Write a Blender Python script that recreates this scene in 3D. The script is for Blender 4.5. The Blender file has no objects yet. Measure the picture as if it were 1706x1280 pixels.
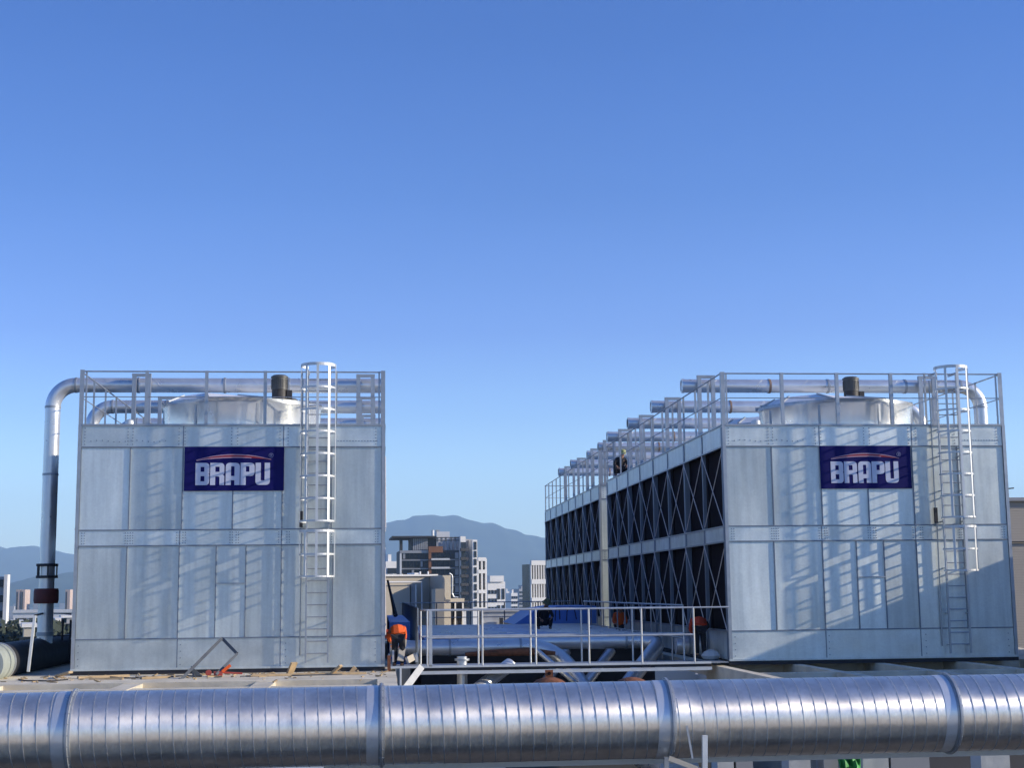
import bpy, math, random
from mathutils import Vector, Matrix
random.seed(7)
R = math.radians
SC = bpy.context.scene
COL = SC.collection

# ------------------------------------------------------------------ camera
EYE = 1.81
F, YAW, PIT, ROL = 2388.16, .0934, .1438, .0108
fw = Vector((math.sin(YAW)*math.cos(PIT), math.cos(YAW)*math.cos(PIT), math.sin(PIT)))
r0 = Vector((math.cos(YAW), -math.sin(YAW), 0)); u0 = r0.cross(fw)
rt = r0*math.cos(ROL) - u0*math.sin(ROL)
up = u0*math.cos(ROL) + r0*math.sin(ROL)
cd = bpy.data.cameras.new('camera'); cam = bpy.data.objects.new('camera', cd); COL.objects.link(cam)
cam.matrix_world = Matrix(((rt.x, up.x, -fw.x, 0), (rt.y, up.y, -fw.y, 0), (rt.z, up.z, -fw.z, EYE), (0, 0, 0, 1)))
cd.sensor_width = 36; cd.lens = 36*F/1706; cd.clip_start = .3; cd.clip_end = 40000
SC.camera = cam
SC.render.resolution_x = 1024; SC.render.resolution_y = 769

# ------------------------------------------------------------------ sky, sun, exposure
SUN = Vector((4.7, -1.0, 1.66)).normalized()
ELEV = math.asin(SUN.z); AZ = math.atan2(SUN.x, SUN.y)
W = bpy.data.worlds.new('World'); SC.world = W; W.use_nodes = True
nt = W.node_tree; bg = nt.nodes['Background']
sky = nt.nodes.new('ShaderNodeTexSky'); sky.sky_type = 'NISHITA'; sky.sun_disc = False
sky.sun_elevation = ELEV; sky.sun_rotation = AZ; sky.altitude = 50; sky.air_density = 1.0; sky.dust_density = .6; sky.ozone_density = 3.0
# colour grade of the clear sky by elevation, the same all the way round
tc = nt.nodes.new('ShaderNodeTexCoord'); sxyz = nt.nodes.new('ShaderNodeSeparateXYZ'); nt.links.new(tc.outputs['Generated'], sxyz.inputs[0])
ramp = nt.nodes.new('ShaderNodeValToRGB'); cr = ramp.color_ramp; nt.links.new(sxyz.outputs['Z'], ramp.inputs[0])
GAIN = [(.0, (2.0, 2.2, 2.45)), (.066, (1.95, 2.15, 2.4)), (.12, (1.12, 1.36, 1.9)), (.177, (.69, .88, 1.58)), (.27, (.38, .68, 1.36)), (.37, (.24, .59, 1.30)), (1.0, (.22, .56, 1.26))]
while len(cr.elements) < len(GAIN): cr.elements.new(.5)
for el, (p_, c_) in zip(cr.elements, GAIN): el.position = p_
for el, (p_, c_) in zip(cr.elements, GAIN): el.color = (c_[0]/2.5, c_[1]/2.5, c_[2]/2.5, 1)
mulc = nt.nodes.new('ShaderNodeVectorMath'); mulc.operation = 'MULTIPLY'; sc2 = nt.nodes.new('ShaderNodeVectorMath'); sc2.operation = 'SCALE'; sc2.inputs['Scale'].default_value = 2.5
nt.links.new(sky.outputs[0], mulc.inputs[0]); nt.links.new(ramp.outputs[0], sc2.inputs[0]); nt.links.new(sc2.outputs[0], mulc.inputs[1]); sn = nt.nodes.new('ShaderNodeTexNoise'); sn.inputs['Scale'].default_value = 2.2; sn.inputs['Detail'].default_value = 3
smp = nt.nodes.new('ShaderNodeMapping'); smp.inputs['Scale'].default_value = (1, 1, 2.5); nt.links.new(tc.outputs['Generated'], smp.inputs[0]); nt.links.new(smp.outputs[0], sn.inputs['Vector'])
smr = nt.nodes.new('ShaderNodeMapRange'); smr.inputs[1].default_value = .3; smr.inputs[2].default_value = .7; smr.inputs[3].default_value = .955; smr.inputs[4].default_value = 1.045; nt.links.new(sn.outputs['Fac'], smr.inputs[0])
fin = nt.nodes.new('ShaderNodeVectorMath'); fin.operation = 'SCALE'; nt.links.new(mulc.outputs[0], fin.inputs[0]); nt.links.new(smr.outputs[0], fin.inputs['Scale']); nt.links.new(fin.outputs[0], bg.inputs['Color'])
bg.inputs['Strength'].default_value = .112
sl = bpy.data.lights.new('sun', 'SUN'); sl.energy = 5.0; sl.angle = R(.53); sl.color = (1, .90, .75)
so = bpy.data.objects.new('sun', sl); COL.objects.link(so)
so.rotation_euler = SUN.to_track_quat('Z', 'Y').to_euler(); so.location = (40, -20, 60)
vs = SC.view_settings; vs.view_transform = 'Standard'; vs.look = 'None'; vs.gamma = 1; vs.exposure = .33
SC.cycles.use_denoising = True
SC.cycles.max_bounces = 6; SC.cycles.volume_bounces = 2

# ------------------------------------------------------------------ helpers
class MB:
    def __init__(s): s.v = []; s.f = []
    def add(s, vs, fs):
        n = len(s.v); s.v += [tuple(x) for x in vs]; s.f += [tuple(i+n for i in f) for f in fs]; return s
    def box(s, x0, y0, z0, x1, y1, z1):
        if x0 > x1: x0, x1 = x1, x0
        if y0 > y1: y0, y1 = y1, y0
        if z0 > z1: z0, z1 = z1, z0
        return s.add([(x0,y0,z0),(x1,y0,z0),(x1,y1,z0),(x0,y1,z0),(x0,y0,z1),(x1,y0,z1),(x1,y1,z1),(x0,y1,z1)],
            [(0,3,2,1),(4,5,6,7),(0,1,5,4),(1,2,6,5),(2,3,7,6),(3,0,4,7)])
    def beam(s, p, q, w, h=None, ref=(0, 0, 1)):
        h = h or w; p = Vector(p); q = Vector(q); d = (q-p).normalized(); ref = Vector(ref)
        if abs(d.dot(ref)) > .98: ref = Vector((0, 1, 0)) if abs(d.y) < .9 else Vector((1, 0, 0))
        a = d.cross(ref).normalized(); b = a.cross(d).normalized(); a = a*w/2; b = b*h/2
        return s.add([p-a-b, p+a-b, p+a+b, p-a+b, q-a-b, q+a-b, q+a+b, q-a+b],
            [(0,3,2,1),(4,5,6,7),(0,1,5,4),(1,2,6,5),(2,3,7,6),(3,0,4,7)])
    def tube(s, path, r, n=16, caps=True, closed=False):
        P = [Vector(p) for p in path]; m = len(P); rr = r if isinstance(r, (list, tuple)) else [r]*m
        prev = None; vs = []; fs = []
        for i, p in enumerate(P):
            if closed: d = (P[(i+1) % m]-P[i-1]).normalized()
            else: d = (P[min(i+1, m-1)]-P[max(i-1, 0)]).normalized()
            if prev is None:
                a = d.cross(Vector((0, 0, 1)))
                if a.length < .1: a = d.cross(Vector((0, 1, 0)))
            else: a = prev - d*prev.dot(d)
            a.normalize(); prev = a; b = d.cross(a)
            for k in range(n):
                t = 2*math.pi*k/n; vs.append(p+(a*math.cos(t)+b*math.sin(t))*rr[i])
        for i in range(m if closed else m-1):
            j = (i+1) % m
            for k in range(n):
                l = (k+1) % n; fs.append((i*n+k, i*n+l, j*n+l, j*n+k))
        if caps and not closed: fs.append(tuple(reversed(range(n)))); fs.append(tuple(range((m-1)*n, m*n)))
        return s.add(vs, fs)
    def lathe(s, prof, c, n=32, axis='z'):
        vs = []; fs = []; m = len(prof)
        for (r, h) in prof:
            for k in range(n):
                t = 2*math.pi*k/n
                q = (r*math.cos(t), r*math.sin(t), h)
                if axis == 'y': q = (q[0], q[2], q[1])
                if axis == 'x': q = (q[2], q[0], q[1])
                vs.append((c[0]+q[0], c[1]+q[1], c[2]+q[2]))
        for i in range(m-1):
            for k in range(n):
                l = (k+1) % n; fs.append((i*n+k, i*n+l, (i+1)*n+l, (i+1)*n+k))
        return s.add(vs, fs)
    def prism(s, poly, y0, y1):   # polygon in XZ, extruded along Y
        n = len(poly)
        vs = [(x, y0, z) for x, z in poly]+[(x, y1, z) for x, z in poly]
        fs = [tuple(range(n)), tuple(reversed(range(n, 2*n)))]+[(i, i+n, (i+1) % n+n, (i+1) % n) for i in range(n)]
        return s.add(vs, fs)
    def mesh(s, name, mat, off=(0, 0, 0), smooth=False):
        me = bpy.data.meshes.new(name)
        me.from_pydata([(x-off[0], y-off[1], z-off[2]) for x, y, z in s.v], [], s.f)
        me.materials.append(mat)
        if smooth:
            me.polygons.foreach_set('use_smooth', [True]*len(me.polygons))
        me.update(); return me
    def build(s, name, mat, parent=None, smooth=False, loc=None, sharp=None):
        off = worldloc(parent) if parent else Vector((0, 0, 0))
        o_off = off
        if loc is not None: o_off = Vector(loc)
        me = s.mesh(name, mat, o_off, smooth)
        if smooth: me.set_sharp_from_angle(angle=R(sharp or 35))
        o = bpy.data.objects.new(name, me); COL.objects.link(o)
        if parent: o.parent = parent
        o.location = o_off-off if parent else o_off if loc is not None else (0, 0, 0)
        WL[o.name] = Vector(o_off)
        return o
WL = {}
def worldloc(o): return WL[o.name]
def thing(name, label, cat, loc=(0, 0, 0), group=None, kind=None):
    o = bpy.data.objects.new(name, None); COL.objects.link(o); o.location = loc; o.empty_display_size = .2
    WL[o.name] = Vector(loc); tag(o, label, cat, group, kind); return o
def tag(o, label=None, cat=None, group=None, kind=None):
    if label: o['label'] = label
    if cat: o['category'] = cat
    if group: o['group'] = group
    if kind: o['kind'] = kind
    return o
def inst(name, me, parent, loc, rot=None):
    o = bpy.data.objects.new(name, me); COL.objects.link(o); o.parent = parent
    o.location = Vector(loc)-worldloc(parent); WL[o.name] = Vector(loc)
    if rot: o.rotation_euler = rot
    return o
def arc(c, r, a0, a1, n, u, v):
    c = Vector(c); u = Vector(u); v = Vector(v)
    return [c+u*r*math.cos(a0+(a1-a0)*i/n)+v*r*math.sin(a0+(a1-a0)*i/n) for i in range(n+1)]
def at(px, py, Y):
    d = fw+rt*((px-853)/F)-up*((py-640)/F); t = Y/d.y; p = d*t; p.z += EYE; return p

# ------------------------------------------------------------------ materials
def mat(name, col, rough=.6, metal=0, var=.08, scale=2.0, bump=0, bscale=20, streak=0, spec=.5, objvar=.0, coat=0, spangle=0, grime=0):
    m = bpy.data.materials.new(name); m.use_nodes = True; n = m.node_tree; b = n.nodes['Principled BSDF']
    b.inputs['Roughness'].default_value = rough; b.inputs['Metallic'].default_value = metal
    b.inputs['Specular IOR Level'].default_value = spec; b.inputs['Coat Weight'].default_value = coat
    geo = n.nodes.new('ShaderNodeNewGeometry')
    nz = n.nodes.new('ShaderNodeTexNoise'); nz.inputs['Scale'].default_value = scale; nz.inputs['Detail'].default_value = 5
    mp = n.nodes.new('ShaderNodeMapping'); n.links.new(geo.outputs['Position'], mp.inputs['Vector'])
    if streak: mp.inputs['Scale'].default_value = (1, 1, streak)
    n.links.new(mp.outputs[0], nz.inputs['Vector'])
    mr = n.nodes.new('ShaderNodeMapRange'); mr.inputs[1].default_value = .3; mr.inputs[2].default_value = .7
    mr.inputs[3].default_value = 1-var; mr.inputs[4].default_value = 1+var
    n.links.new(nz.outputs['Fac'], mr.inputs[0])
    val = mr.outputs[0]
    if objvar:
        oi = n.nodes.new('ShaderNodeObjectInfo'); m2 = n.nodes.new('ShaderNodeMapRange')
        m2.inputs[3].default_value = 1-objvar; m2.inputs[4].default_value = 1+objvar
        n.links.new(oi.outputs['Random'], m2.inputs[0])
        mm = n.nodes.new('ShaderNodeMath'); mm.operation = 'MULTIPLY'
        n.links.new(val, mm.inputs[0]); n.links.new(m2.outputs[0], mm.inputs[1]); val = mm.outputs[0]
    if spangle:
        vo = n.nodes.new('ShaderNodeTexVoronoi'); vo.inputs['Scale'].default_value = 22; n.links.new(geo.outputs['Position'], vo.inputs['Vector'])
        sx_ = n.nodes.new('ShaderNodeSeparateXYZ'); n.links.new(vo.outputs['Color'], sx_.inputs[0])
        m3 = n.nodes.new('ShaderNodeMapRange'); m3.inputs[3].default_value = 1-spangle; m3.inputs[4].default_value = 1+spangle; n.links.new(sx_.outputs['X'], m3.inputs[0])
        mm = n.nodes.new('ShaderNodeMath'); mm.operation = 'MULTIPLY'; n.links.new(val, mm.inputs[0]); n.links.new(m3.outputs[0], mm.inputs[1]); val = mm.outputs[0]
    if grime:   # rain streaks and stains down the sheet
        mp2 = n.nodes.new('ShaderNodeMapping'); mp2.inputs['Scale'].default_value = (5, 5, .35); n.links.new(geo.outputs['Position'], mp2.inputs['Vector'])
        n2 = n.nodes.new('ShaderNodeTexNoise'); n2.inputs['Scale'].default_value = 1.3; n2.inputs['Detail'].default_value = 6; n.links.new(mp2.outputs[0], n2.inputs['Vector'])
        m4 = n.nodes.new('ShaderNodeMapRange'); m4.inputs[1].default_value = .42; m4.inputs[2].default_value = .72; m4.inputs[3].default_value = 1.0; m4.inputs[4].default_value = 1-grime; n.links.new(n2.outputs['Fac'], m4.inputs[0])
        mm = n.nodes.new('ShaderNodeMath'); mm.operation = 'MULTIPLY'; n.links.new(val, mm.inputs[0]); n.links.new(m4.outputs[0], mm.inputs[1]); val = mm.outputs[0]
    vm = n.nodes.new('ShaderNodeVectorMath'); vm.operation = 'SCALE'; vm.inputs[0].default_value = col
    n.links.new(val, vm.inputs['Scale']); n.links.new(vm.outputs[0], b.inputs['Base Color'])
    if metal > 0 or var > .12:
        r2 = n.nodes.new('ShaderNodeMapRange'); r2.inputs[1].default_value = .3; r2.inputs[2].default_value = .7
        r2.inputs[3].default_value = max(0, rough-.07); r2.inputs[4].default_value = rough+.07
        n.links.new(nz.outputs['Fac'], r2.inputs[0]); n.links.new(r2.outputs[0], b.inputs['Roughness'])
    if bump:
        nb = n.nodes.new('ShaderNodeTexNoise'); nb.inputs['Scale'].default_value = bscale; nb.inputs['Detail'].default_value = 4
        n.links.new(geo.outputs['Position'], nb.inputs['Vector'])
        bp = n.nodes.new('ShaderNodeBump'); bp.inputs['Strength'].default_value = bump; bp.inputs['Distance'].default_value = .02
        n.links.new(nb.outputs['Fac'], bp.inputs['Height']); n.links.new(bp.outputs[0], b.inputs['Normal'])
    return m
M = {}
M['panel'] = mat('galvanised_panel', (.74, .77, .71), .52, .85, .17, .9, 1.0, .9, streak=.35, objvar=.12, spangle=.03, grime=.16)
M['band'] = mat('galvanised_band', (.77, .80, .74), .50, .85, .14, 1.3, .8, 1.3, objvar=.09, spangle=.03, grime=.10)
M['trim'] = mat('galvanised_trim', (.40, .42, .43), .45, .6, .08, 3)
M['steel'] = mat('galvanised_steel', (.44, .46, .47), .42, .6, .10, 5, objvar=.05)
M['white'] = mat('bright_zinc_strap', (.70, .71, .68), .45, .25, .05, 5)
M['duct'] = mat('spiral_duct_zinc', (.92, .85, .75), .42, .9, .12, 2.5, spangle=.05, grime=.12)
M['lag'] = mat('aluminium_cladding', (.76, .76, .74), .32, .65, .10, 2, .06, 5)
M['stack'] = mat('fan_stack_sheet', (.88, .89, .88), .22, .7, .08, 1.2, .04, 2)
M['cap'] = mat('white_fibreglass', (.86, .85, .81), .5, 0, .05, 3)
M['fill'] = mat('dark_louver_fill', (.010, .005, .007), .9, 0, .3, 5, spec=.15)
M['dark'] = mat('dark_steel_and_shade', (.03, .03, .035), .6, .2, .2, 4)  # real dark steel, also painted shade on the header pipe and under towers
M['post'] = mat('painted_side_post', (.22, .26, .31), .5, .5, .08, 4)
M['rod'] = mat('tie_rod', (.80, .74, .70), .6, .0, .1, 4)
M['rib'] = mat('seam_rib_zinc', (.20, .23, .27), .5, .3, .1, 4)
M['frame'] = mat('dark_frame_steel', (.10, .11, .12), .5, .3, .1, 4)
M['pvc'] = mat('pale_green_grey_pipe', (.34, .37, .33), .6, 0, .1, 4)
M['rustband'] = mat('stained_joint', (.30, .20, .14), .8, .1, .3, 12)
M['rail'] = mat('walkway_rail_zinc', (.58, .59, .58), .45, .4, .1, 5)
M['motor'] = mat('motor_paint', (.10, .097, .085), .5, .2, .12, 6)
M['motord'] = mat('motor_dark', (.05, .045, .04), .6, .2, .12, 6)
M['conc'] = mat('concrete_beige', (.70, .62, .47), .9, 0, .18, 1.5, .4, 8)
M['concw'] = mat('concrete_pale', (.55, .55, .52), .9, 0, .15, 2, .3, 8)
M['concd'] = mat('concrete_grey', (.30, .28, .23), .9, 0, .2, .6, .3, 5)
M['rust'] = mat('rusty_steel', (.20, .075, .035), .85, .1, .4, 8, .4, 20)
M['red'] = mat('red_paint', (.12, .018, .015), .6, 0, .2, 8)
M['blue'] = mat('sky_tinted_sheet', (.17, .33, .72), .5, .0, .15, .8, .04, 1.5, spec=.25)  # blue sky reflection on shaded sheet metal, put into the base colour
M['navy'] = mat('navy_banner', (.005, .004, .10), .65, 0, .1, 2, spec=.2)
M['letter'] = mat('white_print', (.62, .64, .74), .5, 0, .03, 2)
M['redp'] = mat('red_print', (.30, .02, .035), .5, 0, .03, 2)
M['pinkp'] = mat('pink_print', (.55, .34, .42), .5, 0, .03, 2)
M['greyp'] = mat('faint_print', (.16, .17, .32), .5, 0, .03, 2)
M['wood'] = mat('raw_timber', (.50, .36, .20), .85, 0, .2, 6, objvar=.2)
M['orange'] = mat('orange_workwear', (.85, .13, .02), .8, 0, .1, 10)
M['cloth'] = mat('dark_workwear', (.018, .018, .022), .9, 0, .2, 10)
M['skin'] = mat('skin', (.42, .22, .14), .6, 0, .05, 10)
M['hat'] = mat('camouflage_hat', (.20, .19, .09), .9, 0, .5, 25)
M['redhat'] = mat('red_helmet', (.50, .09, .06), .4, 0, .03, 10)
M['yellow'] = mat('reflective_yellow', (.38, .40, .16), .6, 0, .03, 10)
M['green'] = mat('green_plastic_sheet', (.05, .32, .07), .5, 0, .3, 6)
M['glass'] = mat('building_glass', (.018, .022, .028), .25, .0, .3, .3, spec=.4)
M['dglass'] = mat('dark_glass', (.02, .025, .03), .2, .0, .2, .3)
M['bwhite'] = mat('building_white', (.78, .75, .69), .8, 0, .06, .1)
M['bgrey'] = mat('building_grey', (.36, .36, .36), .85, 0, .06, .1)
M['bdark'] = mat('building_dark', (.055, .052, .05), .7, 0, .1, .2)
M['bbeige'] = mat('building_beige', (.52, .46, .36), .85, 0, .06, .2)
M['bshade'] = mat('beige_siding', (.46, .40, .32), .8, 0, .05, .5)
M['brown'] = mat('orange_brown_panel', (.30, .13, .06), .8, 0, .1, .2)
M['tan'] = mat('building_tan', (.55, .42, .34), .85, 0, .06, .1)
M['forest'] = mat('forested_hill', (.04, .055, .035), 1, 0, .5, .004, spec=.1)
M['city'] = mat('city_ground', (.12, .13, .11), .95, 0, .5, .02)
M['leaf'] = mat('leaves', (.05, .065, .045), .9, 0, .4, .8)

def brushed(m, aniso, rot):
    n = m.node_tree; b = n.nodes['Principled BSDF']; t = n.nodes.new('ShaderNodeTangent'); t.direction_type = 'RADIAL'; t.axis = 'X'
    n.links.new(t.outputs[0], b.inputs['Tangent']); b.inputs['Anisotropic'].default_value = aniso; b.inputs['Anisotropic Rotation'].default_value = rot
brushed(M['duct'], .8, .25)
# ------------------------------------------------------------------ haze (air)
HZ = bpy.data.materials.new('haze_air'); HZ.use_nodes = True; n = HZ.node_tree; n.nodes.clear()
ho = n.nodes.new('ShaderNodeOutputMaterial'); pv = n.nodes.new('ShaderNodeVolumePrincipled')
pv.inputs['Color'].default_value = (.53, .77, 1, 1); pv.inputs['Density'].default_value = .9e-4
pv.inputs['Anisotropy'].default_value = .0
n.links.new(pv.outputs[0], ho.inputs['Volume'])
h = MB().box(-16200, -16200, -47, 16200, 16200, 1090).build('haze', HZ); tag(h, 'thin bluish air haze in front of the distant mountains', None, kind='stuff')

# ------------------------------------------------------------------ terrain
g = MB().add([(-16000, -16000, -45), (16000, -16000, -45), (16000, 16000, -45), (-16000, 16000, -45)], [(0, 1, 2, 3)]).build('ground', M['city'])
tag(g, kind='structure')
def ridge(name, D, prof, depth, seed, label):
    rnd = random.Random(seed); ph = [rnd.uniform(0, 6.28) for _ in range(12)]
    X = [at(px, py, D) for px, py in prof]
    nx, ny = 260, 26; x0 = X[0].x; x1 = X[-1].x; vs = []; fs = []
    def hz(x):
        for a, b in zip(X, X[1:]):
            if a.x <= x <= b.x:
                t = (x-a.x)/(b.x-a.x+1e-6); t = t*t*(3-2*t); return a.z*(1-t)+b.z*t
        return X[-1].z
    for j in range(ny+1):
        v = j/ny
        for i in range(nx+1):
            x = x0+(x1-x0)*i/nx
            hh = hz(x)+45
            s = math.sin(v*math.pi)**.9 if v > 0 else 0
            nzv = sum(math.sin(x*.0014*(k+1)*1.37+ph[k]+v*5*(k % 3))*math.cos(v*3*(k+1)+ph[k+6]) / (k+1.5) for k in range(6))
            crest = 1 if j == ny//2 else min(.985, 1+.10*nzv*(1-abs(2*v-1)) )
            fine = 5.0*math.sin(x*.017+ph[1])+4*math.sin(x*.041+ph[2])
            vs.append((x, D+(v-.5)*depth, -47+hh*s*(crest if j != ny//2 else 1)+fine*s))
    for j in range(ny):
        for i in range(nx):
            a = j*(nx+1)+i; fs.append((a, a+1, a+nx+2, a+nx+1))
    o = MB().add(vs, fs).build(name, M['forest'], smooth=True, sharp=60); tag(o, label, kind='structure'); return o
ridge('mountain', 11500, [(430, 960), (520, 905), (600, 878), (645, 869), (675, 866), (690, 861), (712, 857), (740, 859), (760, 860), (790, 868), (815, 871), (850, 883), (880, 891), (910, 897), (960, 905), (1020, 925), (1120, 940), (1250, 955), (1500, 950), (1800, 960), (2100, 985)], 4600, 3, 'tall blue mountain behind the apartment blocks')
ridge('mountain', 13000, [(-500, 960), (-300, 925), (-120, 902), (-40, 905), (0, 911), (20, 916), (35, 912), (52, 909), (75, 912), (95, 919), (120, 924), (170, 940), (260, 945), (400, 955), (520, 975)], 4200, 5, 'far blue mountain ridge at the left')
ridge('hill', 7500, [(-400, 985), (-200, 975), (0, 985), (30, 972), (60, 962), (90, 957), (130, 955), (200, 962), (300, 975), (430, 985), (560, 990)], 2500, 9, 'darker low hill below the left ridge')

# ------------------------------------------------------------------ own building
b = MB().box(-60, -40, -44.9, 60, 90, -5.0).build('roof_slab', M['bdark']); tag(b, kind='structure')
b = MB().box(-40, -38, -5, 40, 13.2, -.75).build('roof_terrace', M['conc']); tag(b, kind='structure')

def ring_window(mb, x0, x1, z0, z1, y, t=.12): pass

# ---- far buildings
def facade(root, x0, x1, z0, z1, y, cols, rows, mw, fw_=.62, fh=.6, zr=None, proud=.15, name='window', xr=None):
    """windows as separate parts sharing one mesh; the pane stands in a recess frame"""
    dx = (x1-x0)/cols; dz = (z1-z0)/rows
    w = dx*fw_; hh = dz*fh
    me = MB().box(-w/2, -proud, -hh/2, w/2, .05, hh/2).mesh(name, mw)
    for i in range(cols):
        for j in range(rows):
            inst(name, me, root, (x0+dx*(i+.5), y, z0+dz*(j+.5)))
def bld(label, cat, px0, px1, pyt, Y, depth, wall, name='office_building', group=None):
    a = at(px0, pyt, Y); c = at(px1, pyt, Y)
    root = thing(name, label, cat, ((a.x+c.x)/2, Y, -45), group)
    MB().box(a.x, Y, -45, c.x, Y+depth, a.z).build('wall', wall, root)
    root.rotation_euler.z = R(14)
    return root, a.x, c.x, a.z

# apartment tower with the flat overhanging roof
Y = 500
def q(cx, cy, YY=Y):
    return at(630+cx*.17585, 840+cy*.17585, YY)
root = thing('apartment_tower', 'tall dark glass apartment tower with overhanging flat roof and orange brown panel', 'apartment tower', (q(490, 900).x, Y, -45))
root.rotation_euler.z = R(2)
A = lambda cx, cy: q(cx, cy)
MB().box(A(205, 0).x, Y, -45, A(775, 0).x, Y+24, A(0, 445).z).build('wall', M['bdark'], root)
MB().box(A(318, 0).x, Y+1, A(0, 445).z, A(548, 0).x, Y+22, A(0, 322).z).build('penthouse', M['bdark'], root)
MB().box(A(130, 0).x, Y-1.5, A(0, 325).z, A(548, 0).x, Y+24, A(0, 308).z).build('roof', M['bdark'], root)
MB().box(A(205, 0).x, Y, A(0, 445).z, A(232, 0).x, Y+3, A(0, 325).z).build('pillar', M['bdark'], root)
MB().box(A(570, 0).x, Y+8, A(0, 445).z, A(695, 0).x, Y+18, A(0, 258).z).build('lift_house', M['bwhite'], root)
me = MB().box(-.35, 0, -0, .35, .4, A(0, 318).z-A(0, 440).z).mesh('frame_column', M['bgrey'])
for cx in (560, 600, 640, 690, 730, 770): inst('frame_column', me, root, (A(cx, 0).x, Y+.2, A(0, 440).z))
for cy in (320, 345): MB().box(A(548, 0).x, Y-.1, A(0, cy+8).z, A(780, 0).x, Y+.5, A(0, cy).z).build('frame_beam', M['bdark'], root)
MB().box(A(475, 0).x, Y-1.2, A(0, 466).z, A(610, 0).x, Y, A(0, 408).z).build('accent_panel', M['brown'], root)
MB().box(A(475, 0).x, Y-1.2, A(0, 665).z, A(500, 0).x, Y, A(0, 468).z).build('accent_panel', M['brown'], root)
slab = M['bgrey']
for cy in (530, 612, 692, 775, 857, 935):
    MB().box(A(500, 0).x, Y-1.6, A(0, cy+9).z, A(672, 0).x, Y, A(0, cy-8).z).build('balcony', M['bwhite'], root)
    MB().box(A(672, 0).x, Y-.8, A(0, cy+9).z, A(778, 0).x, Y, A(0, cy+1).z).build('floor_slab', slab, root)
    MB().box(A(222, 0).x, Y-.5, A(0, cy+12).z, A(474, 0).x, Y, A(0, cy+2).z).build('floor_slab', slab, root)
MB().box(A(205, 0).x, Y-.6, A(0, 470).z, A(474, 0).x, Y, A(0, 445).z).build('parapet', slab, root)
MB().box(A(205, 0).x, Y-.5, -45, A(222, 0).x, Y, A(0, 471).z).build('corner_pier', M['bwhite'], root)
for x0, x1, nc, mm in ((230, 470, 7, M['glass']), (510, 670, 4, M['glass']), (680, 775, 4, M['glass'])):
    for cy in (495, 572, 652, 735, 817, 898):
        w = (A(x1, 0).x-A(x0, 0).x)/nc
        me = MB().box(-w*.44, -.12, -1.0, w*.44, .02, 1.0).mesh('window', mm)
        for i in range(nc): inst('window', me, root, (A(x0, 0).x+w*(i+.5), Y, A(0, cy).z))
for cy in (495, 572, 652, 735, 817):
    MB().box(A(727, 0).x, Y-.3, A(0, cy+28).z, A(760, 0).x, Y-.125, A(0, cy-28).z).build('curtain', M['bgrey'], root)
    MB().box(A(236, 0).x+(cy % 3)*3, Y-.3, A(0, cy+28).z, A(256, 0).x+(cy % 3)*3, Y-.125, A(0, cy-22).z).build('curtain', M['bgrey'], root)
for i in range(8):
    xx = A(330+i*18, 0).x
    MB().box(xx, Y+.7, A(0, 440).z, xx+.5, Y+1, A(0, 330).z).build('mullion', M['bgrey'], root)
MB().box(A(566, 0).x, Y+9, A(0, 258).z, A(600, 0).x, Y+12, A(0, 240).z).build('roof_tank', M['bgrey'], root)
MB().tube([(A(528, 0).x, Y+6, A(0, 310).z), (A(528, 0).x, Y+6, A(0, 245).z)], .5, 8).build('vent_pipe', M['bwhite'], root)

root, x0, x1, zt = bld('narrow white slab block with air conditioners joined to the dark tower', 'apartment block', 630+778*.17585, 630+830*.17585, 840+308*.17585, 499, 26, M['bwhite'], 'apartment_block')
me = MB().box(-.9, -.15, -1.1, .9, .02, 1.1).mesh('window', M['dglass']); ma = MB().box(-.8, -1, -.5, .8, 0, .5).mesh('air_conditioner', M['bdark'])
for k, cy in enumerate((400, 485, 568, 650, 732, 815, 895, 960)):
    inst('window', me, root, (A(805, 0).x, 499, A(0, cy).z)); inst('air_conditioner', ma, root, (A(793, 0).x, 499, A(0, cy+42).z))
    inst('air_conditioner', ma, root, (A(826, 0).x, 499, A(0, cy+42).z))
root, x0, x1, zt = bld('plain grey slab wall block behind the air conditioned facade', 'apartment block', 630+830*.17585, 630+892*.17585, 840+335*.17585, 503, 20, M['bgrey'], 'apartment_block')
for cy in (480, 640, 800):
    MB().box(x0+1, 502.8, A(0, cy+3).z, x1-1, 503, A(0, cy-3).z).build('groove_trim', M['bwhite'], root)
root, x0, x1, zt = bld('white framed tower with one column of black windows right of grey slab', 'apartment block', 630+892*.17585, 630+940*.17585, 840+340*.17585, 499, 22, M['bwhite'], 'apartment_block')
for k, cy in enumerate((405, 485, 560, 640, 720, 800, 880, 955)):
    hh = 30 if k else 38
    MB().box(A(903, 0).x, 498.8, A(0, cy+hh).z, A(927, 0).x, 499.05, A(0, cy-hh).z).build('window', M['dglass'], root)

def fins(label, px0, px1, pyt, Y, strips, bars, cat='tower block', back=M['dglass']):
    a = at(px0, pyt, Y); c = at(px1, pyt, Y)
    root = thing('tower_block', label, cat, ((a.x+c.x)/2, Y, -45))
    MB().box(a.x+.2, Y+.8, -45, c.x-.2, Y+8, a.z-.5).build('wall', back, root)
    root.rotation_euler.z = R(16)
    w = (c.x-a.x)/strips
    for i in range(strips+1):
        ww = w*.2
        MB().box(a.x+w*i-ww, Y, -45, a.x+w*i+ww, Y+.8, a.z).build('fin', M['bwhite'], root)
    for py in bars:
        z = at(px0, py, Y).z; MB().box(a.x, Y-.15, z-.7, c.x, Y+.7, z+.7).build('floor_band', M['bwhite'], root)
    return root
def X5(cx): return 630+cx*.17585
def Y5(cy): return 840+cy*.17585
fins('white tower block with two tall dark strips beside the apartment tower', X5(943), X5(1024), Y5(520), 560, 2, [Y5(525), Y5(642), Y5(832), Y5(1000)])
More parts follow.
